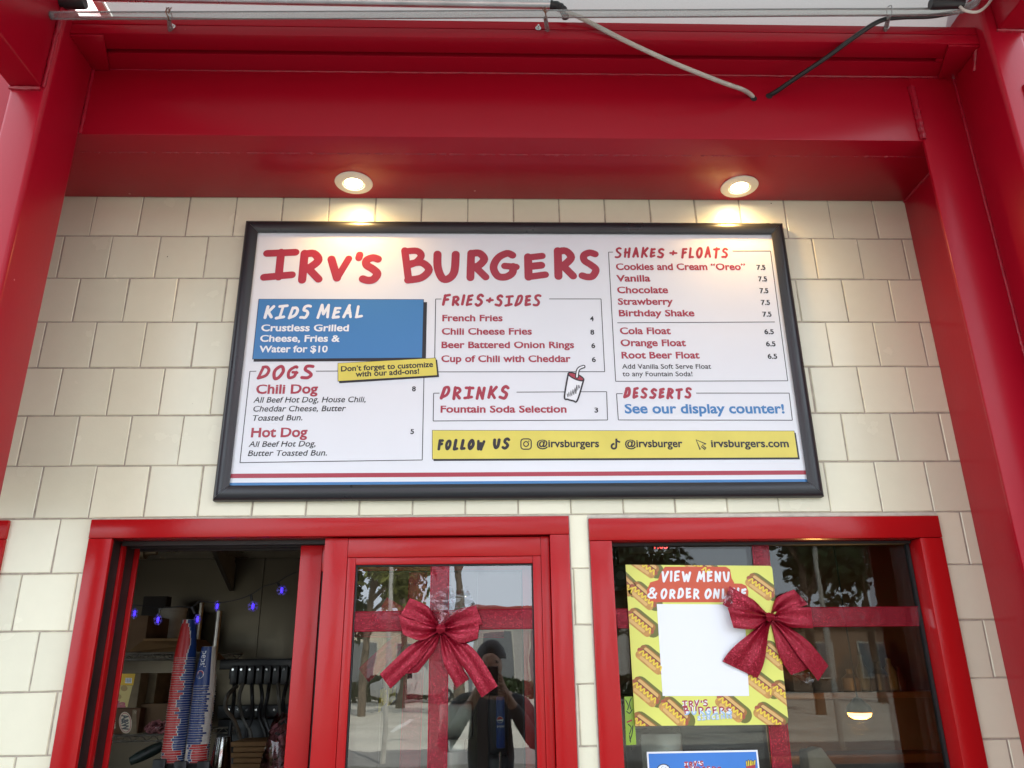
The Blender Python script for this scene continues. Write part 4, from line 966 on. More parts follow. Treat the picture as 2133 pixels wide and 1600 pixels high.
def shop_logo(x0, y0, w, h, tilt=0):
    """the three-line hand-drawn shop name with a white edge, top red and bottom blue"""
    rows = [("IRV'S", x0, y0, x0 + w * .52, y0 + h * .36, 1), ('BURGERS', x0 + w * .03, y0 + h * .36, x0 + w, y0 + h * .80, 1), ('SINCE', x0 + w * .30, y0 + h * .80, x0 + w * .74, y0 + h * 1.08, 2), ('1946', x0 + w * .77, y0 + h * .78, x0 + w, y0 + h * 1.02, 2)]
    for i, (t, a, b2, c, d, m) in enumerate(rows):
        hand3(t, a, b2, c, d, .0066 if i < 2 else .0048, 0, 1, seed=20 + i, gap=.12, tilt=-3, slant=0, jit=.008); hand3(t, a, b2, c, d, .0034 if i < 2 else .0020, m, 3 + i, seed=20 + i, gap=.12, tilt=-3, slant=0, jit=.008)
P = Print(YPO - .0012); shop_logo(655, 1182, 310, 115)
# the lower half of the shop name is pale blue
zmid = P.xz(*c3(800, 1243))[1]; Q = []
for pts, m_, ly in P.P:
    if m_ == 1 and max(p[1] for p in pts) < zmid and sum(p[0] for p in pts) / len(pts) > 0: m_ = 2
    Q.append((pts, m_, ly))
P.P = Q
P.build('shop_name_lettering', [INK_W, INK_R, PBL], sheet, .0002)
# --- blue poster, only its top in the picture
YB2 = YG_R - .004
bp_ = [c3(435, 1500), c3(1120, 1498)]
pa, pb = at(*bp_[0], YB2), at(*bp_[1], YB2)
poster2 = empty('poster', (pa.x, YB2, pa.z - .30), 'blue poster with a white border and shop name at the bottom of the right window', 'poster')
sheet2 = MB().box(pa.x, pb.x, YB2 - .001, YB2, pa.z - .30, pa.z).build('sheet', INK_W, poster2)
P = Print(YB2 - .0013); P.poly([(pa.x + .0045, pa.z - .295), (pb.x - .0045, pa.z - .295), (pb.x - .0045, pa.z - .0045), (pa.x + .0045, pa.z - .0045)], 2, 0.5)
shop_logo(668, 1560, 232, 90)
cbx = c3(540, 1615); ringp = [(cbx[0] + 14 * math.cos(t), cbx[1] - 13 * math.sin(t)) for t in [PI * i_ / 12 for i_ in range(13)]]
P.ppoly(ringp, 0, 2); P.pline(ringp + [ringp[0]], .0022, 3, 2.4)
for i_ in range(6): P.pline([(cbx[0] - 8 + i_ * 3, cbx[1] - 4 - (i_ % 3) * 2.2), (cbx[0] - 7 + i_ * 3, cbx[1] - 5 - (i_ % 3) * 2.2)], .0014, 3, 2.8)
for i_ in range(6):
    fx = 1056 + i_ * 9; P.pline([c3(fx, 1600), c3(fx - 4 + (i_ % 3) * 3, 1560 - (i_ % 2) * 6)], .0050, 3, 2, caps=True); P.pline([c3(fx, 1600), c3(fx - 4 + (i_ % 3) * 3, 1561 - (i_ % 2) * 6)], .0028, 4, 3, caps=True)
P.ppoly([c3(*p) for p in ((1048, 1590), (1108, 1578), (1100, 1640), (1056, 1640))], 1, 3.6)
P.build('poster_print', [INK_W, INK_R, PBL2, INK_K, MUS], sheet2, .00012)
# --- lime green sticker
LIME = mat('lime_green_sticker', (0.30, 0.50, 0.045), .4, var=.1, vscale=20)
gs = [c3(298, 1160), c3(352, 1158), c3(372, 1455), c3(308, 1460)]
P = Print(YG_R - .0015); P.ppoly(gs, 0, 1)
for q in ([(306, 1180), (322, 1215), (318, 1240)], [(340, 1170), (330, 1200), (336, 1235)], [(312, 1250), (330, 1262), (345, 1240)], [(322, 1330), (340, 1350), (330, 1390)], [(350, 1340), (345, 1390), (332, 1430)], [(330, 1400), (336, 1440)]): P.pline([c3(*p) for p in q], .0026, 1, 2, smooth=True, caps=True)
P.pline([c3(312, 1318), c3(345, 1304)], .004, 2, 2)
o = P.build('window_sticker', [LIME, INK_K, INK_R], None); tag(o, 'narrow lime green sticker with black scrawl beside the yellow poster', 'sticker')

# ================================================================== KITCHEN THINGS SEEN THROUGH THE OPEN HALF
c1 = lambda x, y: (100 + x / 2.9633, 1060 + y / 2.9633)
WIRE = mat('dull_chrome_wire', (0.46, 0.43, 0.38), .35, metal=.95, var=.2, vscale=30)
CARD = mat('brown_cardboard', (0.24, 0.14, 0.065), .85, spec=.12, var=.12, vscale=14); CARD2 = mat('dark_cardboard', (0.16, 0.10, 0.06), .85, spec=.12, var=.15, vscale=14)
def pbox(mb, p0, p1, Y, depth, m=0):
    """a box whose front face spans two crop pixels at plane Y"""
    a, b_ = at(*p0, Y), at(*p1, Y); return mb.box(a.x, b_.x, Y, Y + depth, b_.z, a.z, m)
# --- wire shelving
YW = 1.18
rack = empty('wire_shelf_rack', (-1.5, YW + .2, .91), 'chrome wire shelving with zigzag edges behind the cup stacks', 'shelf')
zs1 = at(*c1(640, 908), YW).z; zs2 = at(*c1(600, 1416), YW).z; xr = at(*c1(1046, 800), YW).x; xl = -2.2
def wire_shelf(z):
    b = MB(); d = .38; h = .022
    for y in (YW, YW + d):
        b.tube([(xl, y, z + h / 2), (xr, y, z + h / 2)], .0042, 6); b.tube([(xl, y, z - h / 2), (xr, y, z - h / 2)], .0032, 6)
        n = int((xr - xl) / .026)
        b.tube([(xl + (xr - xl) * i / n, y, z + (h / 2 if i % 2 else -h / 2)) for i in range(n + 1)], .0028, 5)
    for i in range(int((xr - xl) / .05)): b.tube([(xl + .05 * i, YW, z + h / 2 + .002), (xl + .05 * i, YW + d, z + h / 2 + .002)], .0018, 5)
    b.build('wire_shelf', WIRE, rack)
wire_shelf(zs1); wire_shelf(zs2)
for px, dd in ((c1(948, 590), .38), (c1(1056, 640), 0)):
    p = at(*px, YW + dd)
    b = MB().tube([(p.x, YW + dd, .911), (p.x, YW + dd, at(*px, YW + dd).z)], .0125, 12); b.tube([(p.x, YW + dd, p.z), (p.x, YW + dd, p.z + .006)], .014, 12)
    b.build('shelf_post', WIRE, rack, smooth=True)
b = MB().tube([(xl + .02, YW, .911), (xl + .02, YW, 2.0)], .0125, 12); b.build('shelf_post', WIRE, rack, smooth=True)
def crate(name, p0, p1, Y, d, m, label, cat, zfix=None, **k):
    a, b_ = at(*p0, Y), at(*p1, Y); z0 = zfix if zfix is not None else b_.z
    o = MB().box(a.x, b_.x, Y, Y + d, z0, a.z).build(name, m, None, bevel=.003); return tag(o, label, cat)
SH1, SH2 = zs1 + .0155, zs2 + .0155
# open carton on the top shelf
a, c = at(*c1(590, 770), YW + .03), at(*c1(835, 882), YW + .03)
e = empty('open_carton', ((a.x + c.x) / 2, YW + .15, SH1), 'open brown carton with a bent flap on the top wire shelf', 'box')
MB().box(a.x, c.x, YW + .03, YW + .30, SH1, a.z - .02).build('carton_body', CARD, e, bevel=.002)
MB().quad((a.x, YW + .028, a.z - .03), (c.x, YW + .028, a.z - .03), (c.x - .01, YW - .02, a.z - .055), (a.x - .03, YW - .03, a.z - .075)).build('flap', CARD, e)
MB().quad((c.x, YW + .03, a.z - .02), (c.x, YW + .29, a.z - .02), (c.x + .10, YW + .27, a.z - .10), (c.x + .11, YW + .06, a.z - .115)).build('flap', CARD, e)
TUBW = mat('cloudy_plastic_tub', (.46, .43, .37), .45, var=.2, vscale=20)
pa_, pb_ = at(*c1(640, 608), YW + .25), at(*c1(790, 770), YW + .25); r_ = (pb_.x - pa_.x) / 2
o = MB().lathe([(0.01, SH1), (r_ * .88, SH1), (r_ * .9, SH1 + .01), (r_, pa_.z - .012), (r_ * 1.05, pa_.z - .01), (r_ * 1.05, pa_.z), (r_ * .6, pa_.z + .006), (.01, pa_.z + .006)], ((pa_.x + pb_.x) / 2, YW + .34, 0), 28).build('plastic_tub', TUBW, smooth=True); tag(o, 'cloudy plastic tub standing behind the open carton', 'tub')
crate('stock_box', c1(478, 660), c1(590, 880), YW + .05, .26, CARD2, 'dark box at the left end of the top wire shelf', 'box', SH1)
crate('stock_box', c1(590, 540), c1(712, 720), YW + .30, .06, mat('black_carton', (.025, .02, .018), .7), 'tall black box standing on the top shelf behind the tub', 'box', SH1)
# yellow biscuit box and brown root beer carton on the second shelf
YEL = mat('yellow_carton', (.75, .46, .01), .5, var=.08, vscale=20); YEL2 = mat('pale_yellow_print', (.60, .47, .16), .5); BIS = mat('biscuit_print', (.40, .25, .07), .5)
TAN = mat('faded_carton_side', (.20, .155, .10), .7, spec=.12, var=.25, vscale=22); RBB = mat('root_beer_carton_brown', (.105, .055, .03), .5, spec=.12, var=.2, vscale=12); RBC = mat('carton_cream', (.55, .46, .34), .5)
YA = YW + .03
a, c = at(*c1(395, 1232), YA), at(*c1(548, 1412), YA); zt_ = a.z
e = empty('soda_carton', ((a.x + c.x) / 2, YA, SH2), 'brown root beer twelve pack carton with an oval badge on the second shelf', 'carton')
cb = MB().box(a.x - .05, c.x, YA, YA + .30, SH2, zt_).build('carton_body', RBB, e, bevel=.003)
P = Print(YA - .0006)
ov = [(478 + 40 * math.cos(2 * PI * i / 24) + 4 * math.sin(2 * PI * i / 24), 1320 + 67 * math.sin(2 * PI * i / 24)) for i in range(24)]
P.ppoly([c1(*p) for p in ov], 1, 1); P.ppoly([c1(478 + (x - 478) * .88, 1320 + (y - 1320) * .9) for x, y in ov], 2, 2); P.ppoly([c1(478 + (x - 478) * .80, 1320 + (y - 1320) * .84) for x, y in ov], 1, 3)
tz_ = c1(458, 1275)
def vtext(P, body, x, y0, y1, cap, m, ly, bold=.03):
    """text running down the sheet (letters on their side), crop pixels"""
    V, F = glyphs(body, bold); mn = min(v[0] for v in V); mxx = max(v[0] for v in V)
    p0, p1 = Vector(P.xz(*c1(x, y0))), Vector(P.xz(*c1(x, y1))); u = p1 - p0; Ln = u.length; u.normalize(); v = Vector((-u.y, u.x)); s = Ln / (mxx - mn); cz = abs(P.xz(*c1(x + cap, y0))[0] - p0.x) / .69
    Q = [p0 + u * ((q[0] - mn) * s) + v * (q[1] * cz) for q in V]
    for f in F: P.poly([(Q[i].x, Q[i].y) for i in f], m, ly)
vtext(P, 'A&W', 456, 1272, 1372, 40, 0, 4, .05)
vtext(P, 'ROOT BEER', 405, 1262, 1360, 12, 1, 4, .02)
a2, c2_ = c1(508, 1236), c1(548, 1408)
P.ppoly([c1(522, 1240), c1(546, 1240), c1(546, 1408), c1(498, 1408), c1(516, 1330)], 3, .6); P.text('12', *c1(530, 1262), *c1(545, 1262), 5, 1, 1)
P.build('carton_print', [INK_K, RBC, INK_R, TAN], cb, .00012)
a, c = at(*c1(410, 1016), YA), at(*c1(540, 1230), YA)
e = empty('biscuit_box', ((a.x + c.x) / 2, YA, zt_ + .0005), 'yellow biscuit box stacked on the brown root beer carton', 'box')
cb = MB().box(a.x - .05, c.x, YA + .006, YA + .16, zt_ + .0008, a.z).build('box_body', TAN, e, bevel=.002)
P = Print(YA + .0052)
P.ppoly([c1(395, 1018), c1(539, 1018), c1(526, 1090), c1(388, 1088)], 0, 1); P.ppoly([c1(388, 1088), c1(522, 1092), c1(490, 1224), c1(384, 1224)], 1, 1.2)
for bx_, by_ in ((470, 1108), (432, 1160), (400, 1110)): P.ppoly([c1(bx_ + 22 * math.cos(2 * PI * i / 14), by_ + 18 * math.sin(2 * PI * i / 14)) for i in range(14)], 2, 2)
P.ppoly([c1(478, 1044), c1(518, 1044), c1(516, 1076), c1(476, 1076)], 4, 2)
for i in range(7): P.pline([c1(481 + i * 5, 1046), c1(480 + i * 5, 1072)], .0012 if i % 2 else .002, 5, 3)
P.text('lla', *c1(400, 1224), *c1(480, 1224), 13, 3, 3, .05); P.text('s', *c1(405, 1052), *c1(436, 1052), 6, 3, 3, .05)
P.build('box_print', [YEL, YEL2, BIS, INK_R, INK_W, INK_K], cb, .00012)
crate('stock_box', c1(552, 1015), c1(650, 1210), YW + .12, .2, TAN, 'faded flat carton right of the yellow biscuit box', 'box', zt_ + .001)
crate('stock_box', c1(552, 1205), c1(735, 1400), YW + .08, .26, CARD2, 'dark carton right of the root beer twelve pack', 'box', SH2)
# --- bag of pink packets
PINK = mat('pink_packets', (.42, .16, .17), .6, island=.35, var=.3, vscale=90)
def pillow_bag(name, p0, p1, Y, z0, d, label, m, film=True, seed=0, n=260):
    a, c = at(*p0, Y), at(*p1, Y); e = empty(name, ((a.x + c.x) / 2, Y + d / 2, z0), label, 'bag'); rr = random.Random(seed)
    cx_, cy_, cz_ = (a.x + c.x) / 2, Y + d / 2, (a.z + z0) / 2; b = MB()
    for i in range(n):
        u = Vector((rr.gauss(0, 1), rr.gauss(0, 1), rr.gauss(0, 1))).normalized() * rr.random() ** .4
        p = Vector((cx_ + u.x * (c.x - a.x) * .46, cy_ + u.y * d * .46, cz_ + u.z * (a.z - z0) * .44)); q = Vector((rr.gauss(0, 1), rr.gauss(0, 1), rr.gauss(0, 1))).normalized(); t = q.orthogonal().normalized()
        b.obox(p, q * .012, t * .008, q.cross(t) * .0015)
    b.build('packets', m, e)
    if film:
        P_ = []
        for i in range(13):
            th = .25 + (PI - .5) * i / 12; row = []
            for j in range(24):
                ph = 2 * PI * j / 24; nz = 1 + .10 * noise.noise(Vector((i * .5, j * .5, seed)))
                row.append(Vector((cx_ + math.sin(th) * math.cos(ph) * (c.x - a.x) * .5 * nz, cy_ + math.sin(th) * math.sin(ph) * d * .5 * nz, cz_ + math.cos(th) * (a.z - z0) * .49 * nz)))
            P_.append(row)
        MB().grid(P_, 0, True).build('clear_bag', FILM, e)
    return e
pillow_bag('packet_bag', c1(585, 1320), c1(735, 1405), YW + .0, SH2, .07, 'clear bag of pink packets on the second shelf beside the cup stack', PINK, seed=1, n=150)
zc2 = .912
pillow_bag('packet_bag', c1(1300, 1250), c1(1480, 1700), .95, zc2, .20, 'large clear bag of pink packets slumped beside the middle stile', PINK, seed=2, n=420)
# --- rolled dark bag
p0, p1 = at(*c1(505, 1560), .95), at(*c1(705, 1462), 1.0)
o = MB().tube([p0, p0.lerp(p1, .3), p0.lerp(p1, .7), p1], [.014, .020, .021, .018], 14).build('rolled_bag', mat('dark_green_foil', (.02, .032, .028), .4, var=.7, vscale=25, bump=.5, bscale=40), smooth=True); tag(o, 'dark green rolled bag lying at a slant under the wire shelf', 'bag')
# --- paper cups, nested upside down
CRED = mat('cup_red_print', (.52, .015, .015), .35); CBLU = mat('cup_blue_print', (.012, .045, .20), .35); CWHT = mat('cup_white_board', (.70, .68, .62), .45)
H_, R0, R1 = .135, .0390, .0255
prof = [(R0 - .001, .0), (R0 + .0010, .0003), (R0 + .0016, .0010), (R0 + .0010, .0016), (R0 - .0001, .0018)] + [(R0 - .0003 + (R1 - R0) * t, .0044 + (H_ - .0044) * t) for t in [i / 10 for i in range(1, 11)]] + [(R1 - .0015, H_ + .0008), (R1 - .003, H_ - .004), (.002, H_ - .004)]
def cup_mat(i, k):
    if i < 4 or i > 13: return 2
    z = .0044 + (H_ - .0044) * max(0, (i - 3.5)) / 10; th = (k + .5) * 360 / 80
    q = ((th - 238) / 58) ** 2 + ((z - .058) / .072) ** 2
    if q < 1: return 0
    if q < 1.16 or 118 < th < 172: return 2
    return 1
cupm = MB().lathe(prof, (0, 0, 0), 80, ang_mat=cup_mat)
cup0 = cupm.build('paper_cup', [CRED, CBLU, CWHT], None, smooth=True, origin=(0, 0, 0))
YCUP = .80; PITCH = .0079; rc = random.Random(21); first = True
for si, (pt, group, lab, labtop) in enumerate(((c1(875, 686), 'paper cups nested in the taller left stack', 'red and blue paper cup nested in the taller left stack', 'topmost cup of the taller left stack, showing a big red disc'),
                                               (c1(995, 852), 'paper cups nested in the shorter right stack', 'blue, white and red paper cup nested in the shorter right stack', 'topmost blue cup of the shorter right stack with white lettering'))):
    top = at(*pt, YCUP); n = 0; z = top.z - H_; yaw = 0
    tall = si == 0
    while z > .95 and n < 62:
        if first: o = cup0; first = False
        else: o = cup0.copy(); COL.objects.link(o)
        f = n / 50
        if tall: ang = (rc.uniform(-14, 20) + (38 if n > 40 else 0) * (rc.random() < .8) if n else 12)
        else: ang = (200 + rc.uniform(-14, 10) - (12 if n % 7 == 3 else 0)) if n < 25 else (60 + rc.uniform(-16, 14))
        if not tall and n == 0: ang = 196
        o.location = (top.x + rc.uniform(-.0006, .0006) + (.0 if tall else 0), YCUP + rc.uniform(-.0006, .0006), z); o.rotation_euler = (rc.uniform(-.012, .012), rc.uniform(-.012, .012), RAD(ang))
        tag(o, labtop if n == 0 else lab, 'paper cup', group)
        if n == 0 and not tall:
            # white lettering and badge wrapped round the top cup
            b = MB(); rad = lambda zz: R0 + (R1 - R0) * (zz / H_) + .0004
            def put(th, zz, lift=0): r = rad(zz) + lift; return (top.x + r * math.cos(th), YCUP + r * math.sin(th), z + zz)
            V, F = glyphs('pepsi', .005); mn = min(v[0] for v in V); mxx = max(v[0] for v in V); t0 = RAD(252)
            vv = [put(t0 + (v[1] - .2) * .024 / .69 / .032, H_ - .014 - (v[0] - mn) / (mxx - mn) * .056) for v in V]
            b.add(vv, F, 0)
            for rr_, mi, l_, rng_ in ((.0145, 0, 0, (0, 360)), (.0128, 1, .0003, (10, 190)), (.0128, 2, .0003, (215, 330))):
                b.add([put(t0 + rr_ * math.cos(RAD(a)) / .034, .040 + rr_ * math.sin(RAD(a)), l_) for a in [rng_[0] + (rng_[1] - rng_[0]) * i / 20 for i in range(21 if rng_[1] - rng_[0] < 360 else 20)]], [tuple(range(21 if rng_[1] - rng_[0] < 360 else 20))], mi)
            lt = b.build('cup_lettering', [INK_W, CRED, CBLU], None, origin=(0, 0, 0), normals=False)
            lt.parent = o; bpy.context.view_layer.update(); lt.matrix_parent_inverse = o.matrix_world.inverted()
        z -= PITCH * (1 + .12 * rc.uniform(-1, 1)); n += 1
# black dispenser collars and the counter-top box that hold them
zb_ = at(*c1(840, 1575), YCUP - .05).z
e = empty('cup_dispenser', (at(*c1(840, 1575), YCUP).x, YCUP, .912), 'black cup dispenser holding the two stacks of paper cups', 'dispenser')
for px in (c1(762, 1600), c1(905, 1600)):
    q = at(*px, YCUP); MB().lathe([(.050, .912), (.050, zb_ - .01), (.055, zb_), (.047, zb_ + .002), (.046, .93)], (q.x, YCUP, 0), 24).build('collar', BLK, e, smooth=True)
for px in (c1(820, 1572), c1(962, 1572), c1(690, 1560)):
    q = at(*px, YCUP - .06); MB().box(q.x - .022, q.x + .022, YCUP - .068, YCUP - .052, .912, q.z + .008).build('spring_tab', BLK, e, bevel=.004)
# clear cups
CLR = glass_mat('clear_cup_plastic', (.93, .93, .90), 4.0)
q = at(*c1(1082, 1408), YCUP)
e = empty('clear_cup_stack', (q.x, YCUP, .912), 'short sleeve of shiny clear plastic cups right of the paper cups', 'cups')
b = MB(); z = q.z - .10; k_ = 0
while z > .93:
    b.lathe([(.0375, z), (.039, z + .0015), (.0375, z + .003), (.0255, z + .100), (.001, z + .100)], (q.x, YCUP, 0), 28); z -= .0068
b.build('nested_cups', CLR, e, smooth=True)
# --- soda manifold with hoses
e = empty('soda_manifold', (at(*c1(1290, 980), 1.5).x, 1.5, 1.2), 'black soda syrup manifold with valves and hanging hoses on the steel wall', 'soda machine')
b = MB(); pbox(b, c1(1062, 930), c1(1560, 985), 1.52, .10); pbox(b, c1(1120, 985), c1(1540, 1045), 1.56, .06); pbox(b, c1(1050, 1215), c1(1540, 1285), 1.55, .06)
for i in range(8): pbox(b, c1(1130 + i * 52, 968), c1(1160 + i * 52, 1085), 1.50, .05)
b.build('valve_rail', BLK, e, bevel=.004)
b = MB(); pbox(b, c1(1050, 1300), c1(1580, 1900), 1.60, .10); b.build('darkness_backing', BLK, e, bevel=.004)  # black sheet added to stand in for the darkness behind the hoses
b = MB()
for i in range(8):
    q = at(*c1(1145 + i * 52, 992), 1.497); b.tube([q, q + Vector((0, -.012, 0))], .005, 8)
    q = at(*c1(1120 + i * 56, 1240), 1.545); b.tube([q, q + Vector((0, -.012, 0))], .005, 8)
b.build('hose_fitting', CHROME, e)
rh = random.Random(9)
for i in range(7):
    x_ = 1150 + i * 54
    MB().tube(catmull([at(*c1(x_, 1080), 1.5), at(*c1(x_ + rh.uniform(-25, 25), 1170), 1.46), at(*c1(x_ + rh.uniform(-40, 30), 1280), 1.5), at(*c1(x_ + rh.uniform(-40, 60), 1420), 1.5), at(*c1(x_ + rh.uniform(-20, 40), 1650), 1.52)], 6), .0085, 8).build('hose', [BLK, mat('grey_hose', (.11, .10, .085), .4)][i % 2] if i != 3 else BLK, e, smooth=True)
MB().tube(catmull([at(*c1(1165, 1095), 1.5), at(*c1(1110, 1150), 1.42), at(*c1(1095, 1230), 1.42), at(*c1(1150, 1310), 1.46), at(*c1(1190, 1430), 1.5)], 6), .009, 8).build('hose', MATS.get('grey_hose', BLK), e, smooth=True)
# --- cardboard trays stacked on the counter
for i in range(5):
    a, c = at(*c1(1128 + (i % 2) * 14, 1440 + i * 34), 1.15), at(*c1(1372 - (i % 3) * 10, 1470 + i * 34), 1.15)
    b = MB().box(a.x, c.x, 1.15 + .004 * (i % 2), 1.36, c.z + .003, a.z).build('food_tray', CARD, None, bevel=.002); tag(b, 'flat brown cardboard trays piled beside the pink packet bag', 'tray', 'flat cardboard trays in a pile')
# --- steel bracket, header bar, pipe elbow
e = empty('wall_bracket', at(*c1(1095, 400), 1.6), 'triangular steel bracket under the shelf on the back wall', 'bracket')
t0, t1, t2 = at(*c1(1038, 282), 1.45), at(*c1(1135, 282), 1.72), at(*c1(1100, 505), 1.72)
x_ = t1.x; b = MB(); zt2 = t0.z + .02
b.add([(x_, 1.40, zt2), (x_, 1.737, zt2), (x_, 1.737, t2.z), (x_ + .02, 1.40, zt2), (x_ + .02, 1.737, zt2), (x_ + .02, 1.737, t2.z)], [(0, 1, 2), (3, 5, 4), (0, 3, 4, 1), (1, 4, 5, 2), (2, 5, 3, 0)]); b.build('bracket_plate', STEEL, e)
b = MB().box(-2.0, -.2, 1.36, 1.737, zt2 + .0005, zt2 + .03); b.build('steel_shelf', STEEL, e, bevel=.003)
e = empty('pipe_fitting', at(*c1(590, 275), .9), 'dull brass pipe elbow at the top left inside the window', 'pipe')
q = at(*c1(585, 272), .9); b = MB().tube([q + Vector((0, .0, 0)), q + Vector((.055, 0, .004))], .013, 12); b.tube([q + Vector((-.03, .85, .3)), q + Vector((-.005, .02, .0))], .016, 12); b.tube([q + Vector((-.008, 0, 0)), q + Vector((.012, 0, 0))], .026, 14)
b.build('elbow', mat('dull_brass', (.20, .15, .09), .5, metal=.7), e, smooth=True)
# --- string of snowflake lights
YSN = .42
BLUE = mat('lit_violet_led', (.15, .08, .9), .3, emit=(.05, .02, 1.0), estr=.65); GLOWV = mat('violet_glow_plastic', (.16, .13, .40), .25, emit=(.10, .07, 1.0), estr=.03)  # clear flake plastic: LED light put into its violet colour and faint emission
sn = empty('string_lights', at(*c1(1000, 580), YSN), 'string of small violet snowflake lights hung across the open window', 'string lights')
pts = [c1(380, 560), c1(480, 575), c1(530, 592), c1(600, 600), c1(690, 612), c1(810, 603), c1(885, 606), c1(940, 572), c1(1040, 580), c1(1150, 565), c1(1252, 530), c1(1330, 480), c1(1412, 456), c1(1470, 420), c1(1545, 388), c1(1640, 370)]
MB().tube(catmull([at(*p, YSN) for p in pts], 5), .0017, 6).build('wire', BLK, sn, smooth=True)
for i, (fx, fy, jx, jy, yaw, tilt) in enumerate(((533, 645, 530, 592, 75, 0), (678, 685, 692, 612, 65, .35), (922, 682, 886, 606, 70, -.5), (1043, 600, 1043, 580, 78, 0), (1265, 602, 1252, 532, 20, .2), (1443, 503, 1414, 456, 15, .5))):
    q = at(*c1(fx, fy), YSN); jq = at(*c1(jx, jy), YSN); b = MB()
    b.tube([jq, jq.lerp(q, .55)], .0042, 8); b.build('lamp_holder', BLK, sn, smooth=True)
    b = MB(); u = Vector((math.cos(RAD(yaw)), math.sin(RAD(yaw)), 0)); v = Vector((0, 0, 1)); w_ = u.cross(v); s_ = .0175
    u2 = u * math.cos(tilt) + v * math.sin(tilt); v2 = v * math.cos(tilt) - u * math.sin(tilt)
    for k in range(6):
        a = PI * k / 3 + PI / 6; d = u2 * math.cos(a) + v2 * math.sin(a)
        b.tube([q, q + d * s_], .0016, 5)
        for sg in (-1, 1):
            d2 = u2 * math.cos(a + sg * .9) + v2 * math.sin(a + sg * .9); b.tube([q + d * s_ * .6, q + d * s_ * .6 + d2 * s_ * .42], .0012, 4)
    fl = b.build('snowflake', GLOWV, sn)
    b = MB().lathe([(.001, -.010), (.0042, -.007), (.0048, 0), (.0042, .007), (.001, .010)], q, 10); b.build('led', BLUE, fl, smooth=True)

# ================================================================== THINGS BEHIND THE GLASS
e = empty('soda_dispenser', (at(*c2(1140, 1300), .65).x, .75, .912), 'tall black drink dispenser with a blue front panel behind the sliding window', 'soda machine')
b = MB(); pbox(b, c2(1085, 1130), c2(1215, 1520), .66, .28); b.box(at(*c2(1085, 1520), .66).x, at(*c2(1215, 1520), .66).x, .66, .94, .912, at(*c2(1085, 1519), .66).z); b.build('housing', BLK, e, bevel=.02, seg=3)
b = MB(); pbox(b, c2(1136, 1160), c2(1192, 1478), .640, .019); fp = b.build('front_panel', mat('dispenser_blue', (.015, .06, .30), .3), e, bevel=.004)
P = Print(.6395); q = c2(1160, 1302)
P.ppoly([(q[0] + 7 * math.cos(2 * PI * i / 20), q[1] + 7 * math.sin(2 * PI * i / 20)) for i in range(20)], 0, 1); P.ppoly([(q[0] + 6.2 * math.cos(a), q[1] - 6.2 * math.sin(a)) for a in [RAD(15 + 165 * i / 12) for i in range(13)]], 1, 2); P.ppoly([(q[0] + 6.2 * math.cos(a), q[1] + 6.2 * math.sin(a)) for a in [RAD(25 + 130 * i / 12) for i in range(13)]], 2, 2)
P.text('pepsi', *c2(1142, 1348), *c2(1186, 1348), 4.5, 0, 1, .01)
P.build('panel_print', [INK_W, CRED, CBLU], fp)
q = at(*c2(1160, 1500), .645); MB().tube([q, q + Vector((0, 0, -.15))], .004, 8).build('nozzle', CHROME, e, smooth=True)
e = empty('drink_mixer', (at(*c2(880, 1400), .7).x, .75, .912), 'steel drink mixer with a pitcher behind the hanging red ribbon', 'mixer')
q = at(*c2(885, 1330), .7); b = MB().box(q.x - .06, q.x + .06, .70, .86, q.z - .05, q.z + .07); b.build('mixer_head', STEEL, e, bevel=.012)
MB().box(q.x - .03, q.x + .03, .80, .86, .912, q.z - .049).build('mixer_column', STEEL, e, bevel=.006)
MB().lathe([(.03, .913), (.032, 1.0), (.040, 1.18), (.042, q.z - .09), (.040, q.z - .092), (.03, .93)], (q.x, .735, 0), 24).build('pitcher', STEEL, e, smooth=True)
# yellow tags
YT = mat('bright_yellow_plastic', (.72, .55, .02), .4, island=.2)
e = empty('yellow_tassel', at(*c2(455, 1120), .30), 'small bunch of yellow plastic tags hanging behind the sliding window', 'decoration')
b = MB(); ry = random.Random(2)
for i in range(22):
    q = at(*c2(455 + ry.gauss(0, 22), 1125 + abs(ry.gauss(0, 1)) * 45), .30 + ry.uniform(-.02, .02)); b.obox(q, (.004, 0, .002), (0, .001, 0), (.0, 0, .012))
b.build('tags', YT, e); q = at(*c2(455, 1120), .30); MB().tube([q, (q.x, .30, 1.99), (q.x, .201, 1.999)], .001, 5).build('thread', BLK, e)
# right window: wall clock display, speaker, lamp, bag, shelf
e = empty('price_display', at(*c3(470, 240), .8), 'pale register display with red digits at the top of the right window', 'display')
b = MB(); pbox(b, c3(335, 200), c3(600, 264), .8, .05); cs = b.build('case', mat('pale_grey_plastic', (.34, .34, .30), .5), e, bevel=.004)
P = Print(.7995); P.ppoly([c3(470, 205), c3(574, 205), c3(574, 252), c3(470, 252)], 0, 1); P.text('1.03', *c3(482, 246), *c3(566, 246), 12, 1, 2, .02)
P.build('digits', [INK_K, mat('lit_red_digits', (.6, .05, .05), .4, emit=(1, .10, .09), estr=.9)], cs)
MB().tube([at(*c3(470, 202), .82), Vector((at(*c3(470, 202), .82).x, .82, 2.599))], .012, 8).build('hanger', BLK, e)
e = empty('wall_speaker', at(*c3(285, 480), .6), 'black speaker box behind the top left of the right window', 'speaker')
b = MB(); pbox(b, c3(235, 345), c3(330, 480), .6, .16); b.build('cabinet', BLK, e, bevel=.008)
q = at(*c3(275, 410), .598); MB().lathe([(.001, 0), (.014, .002), (.018, .004)], (0, 0, 0), 20); b = MB().disc(q, .016, 20, 'y'); b.build('driver', mat('grey_cone', (.12, .12, .12), .5), e)
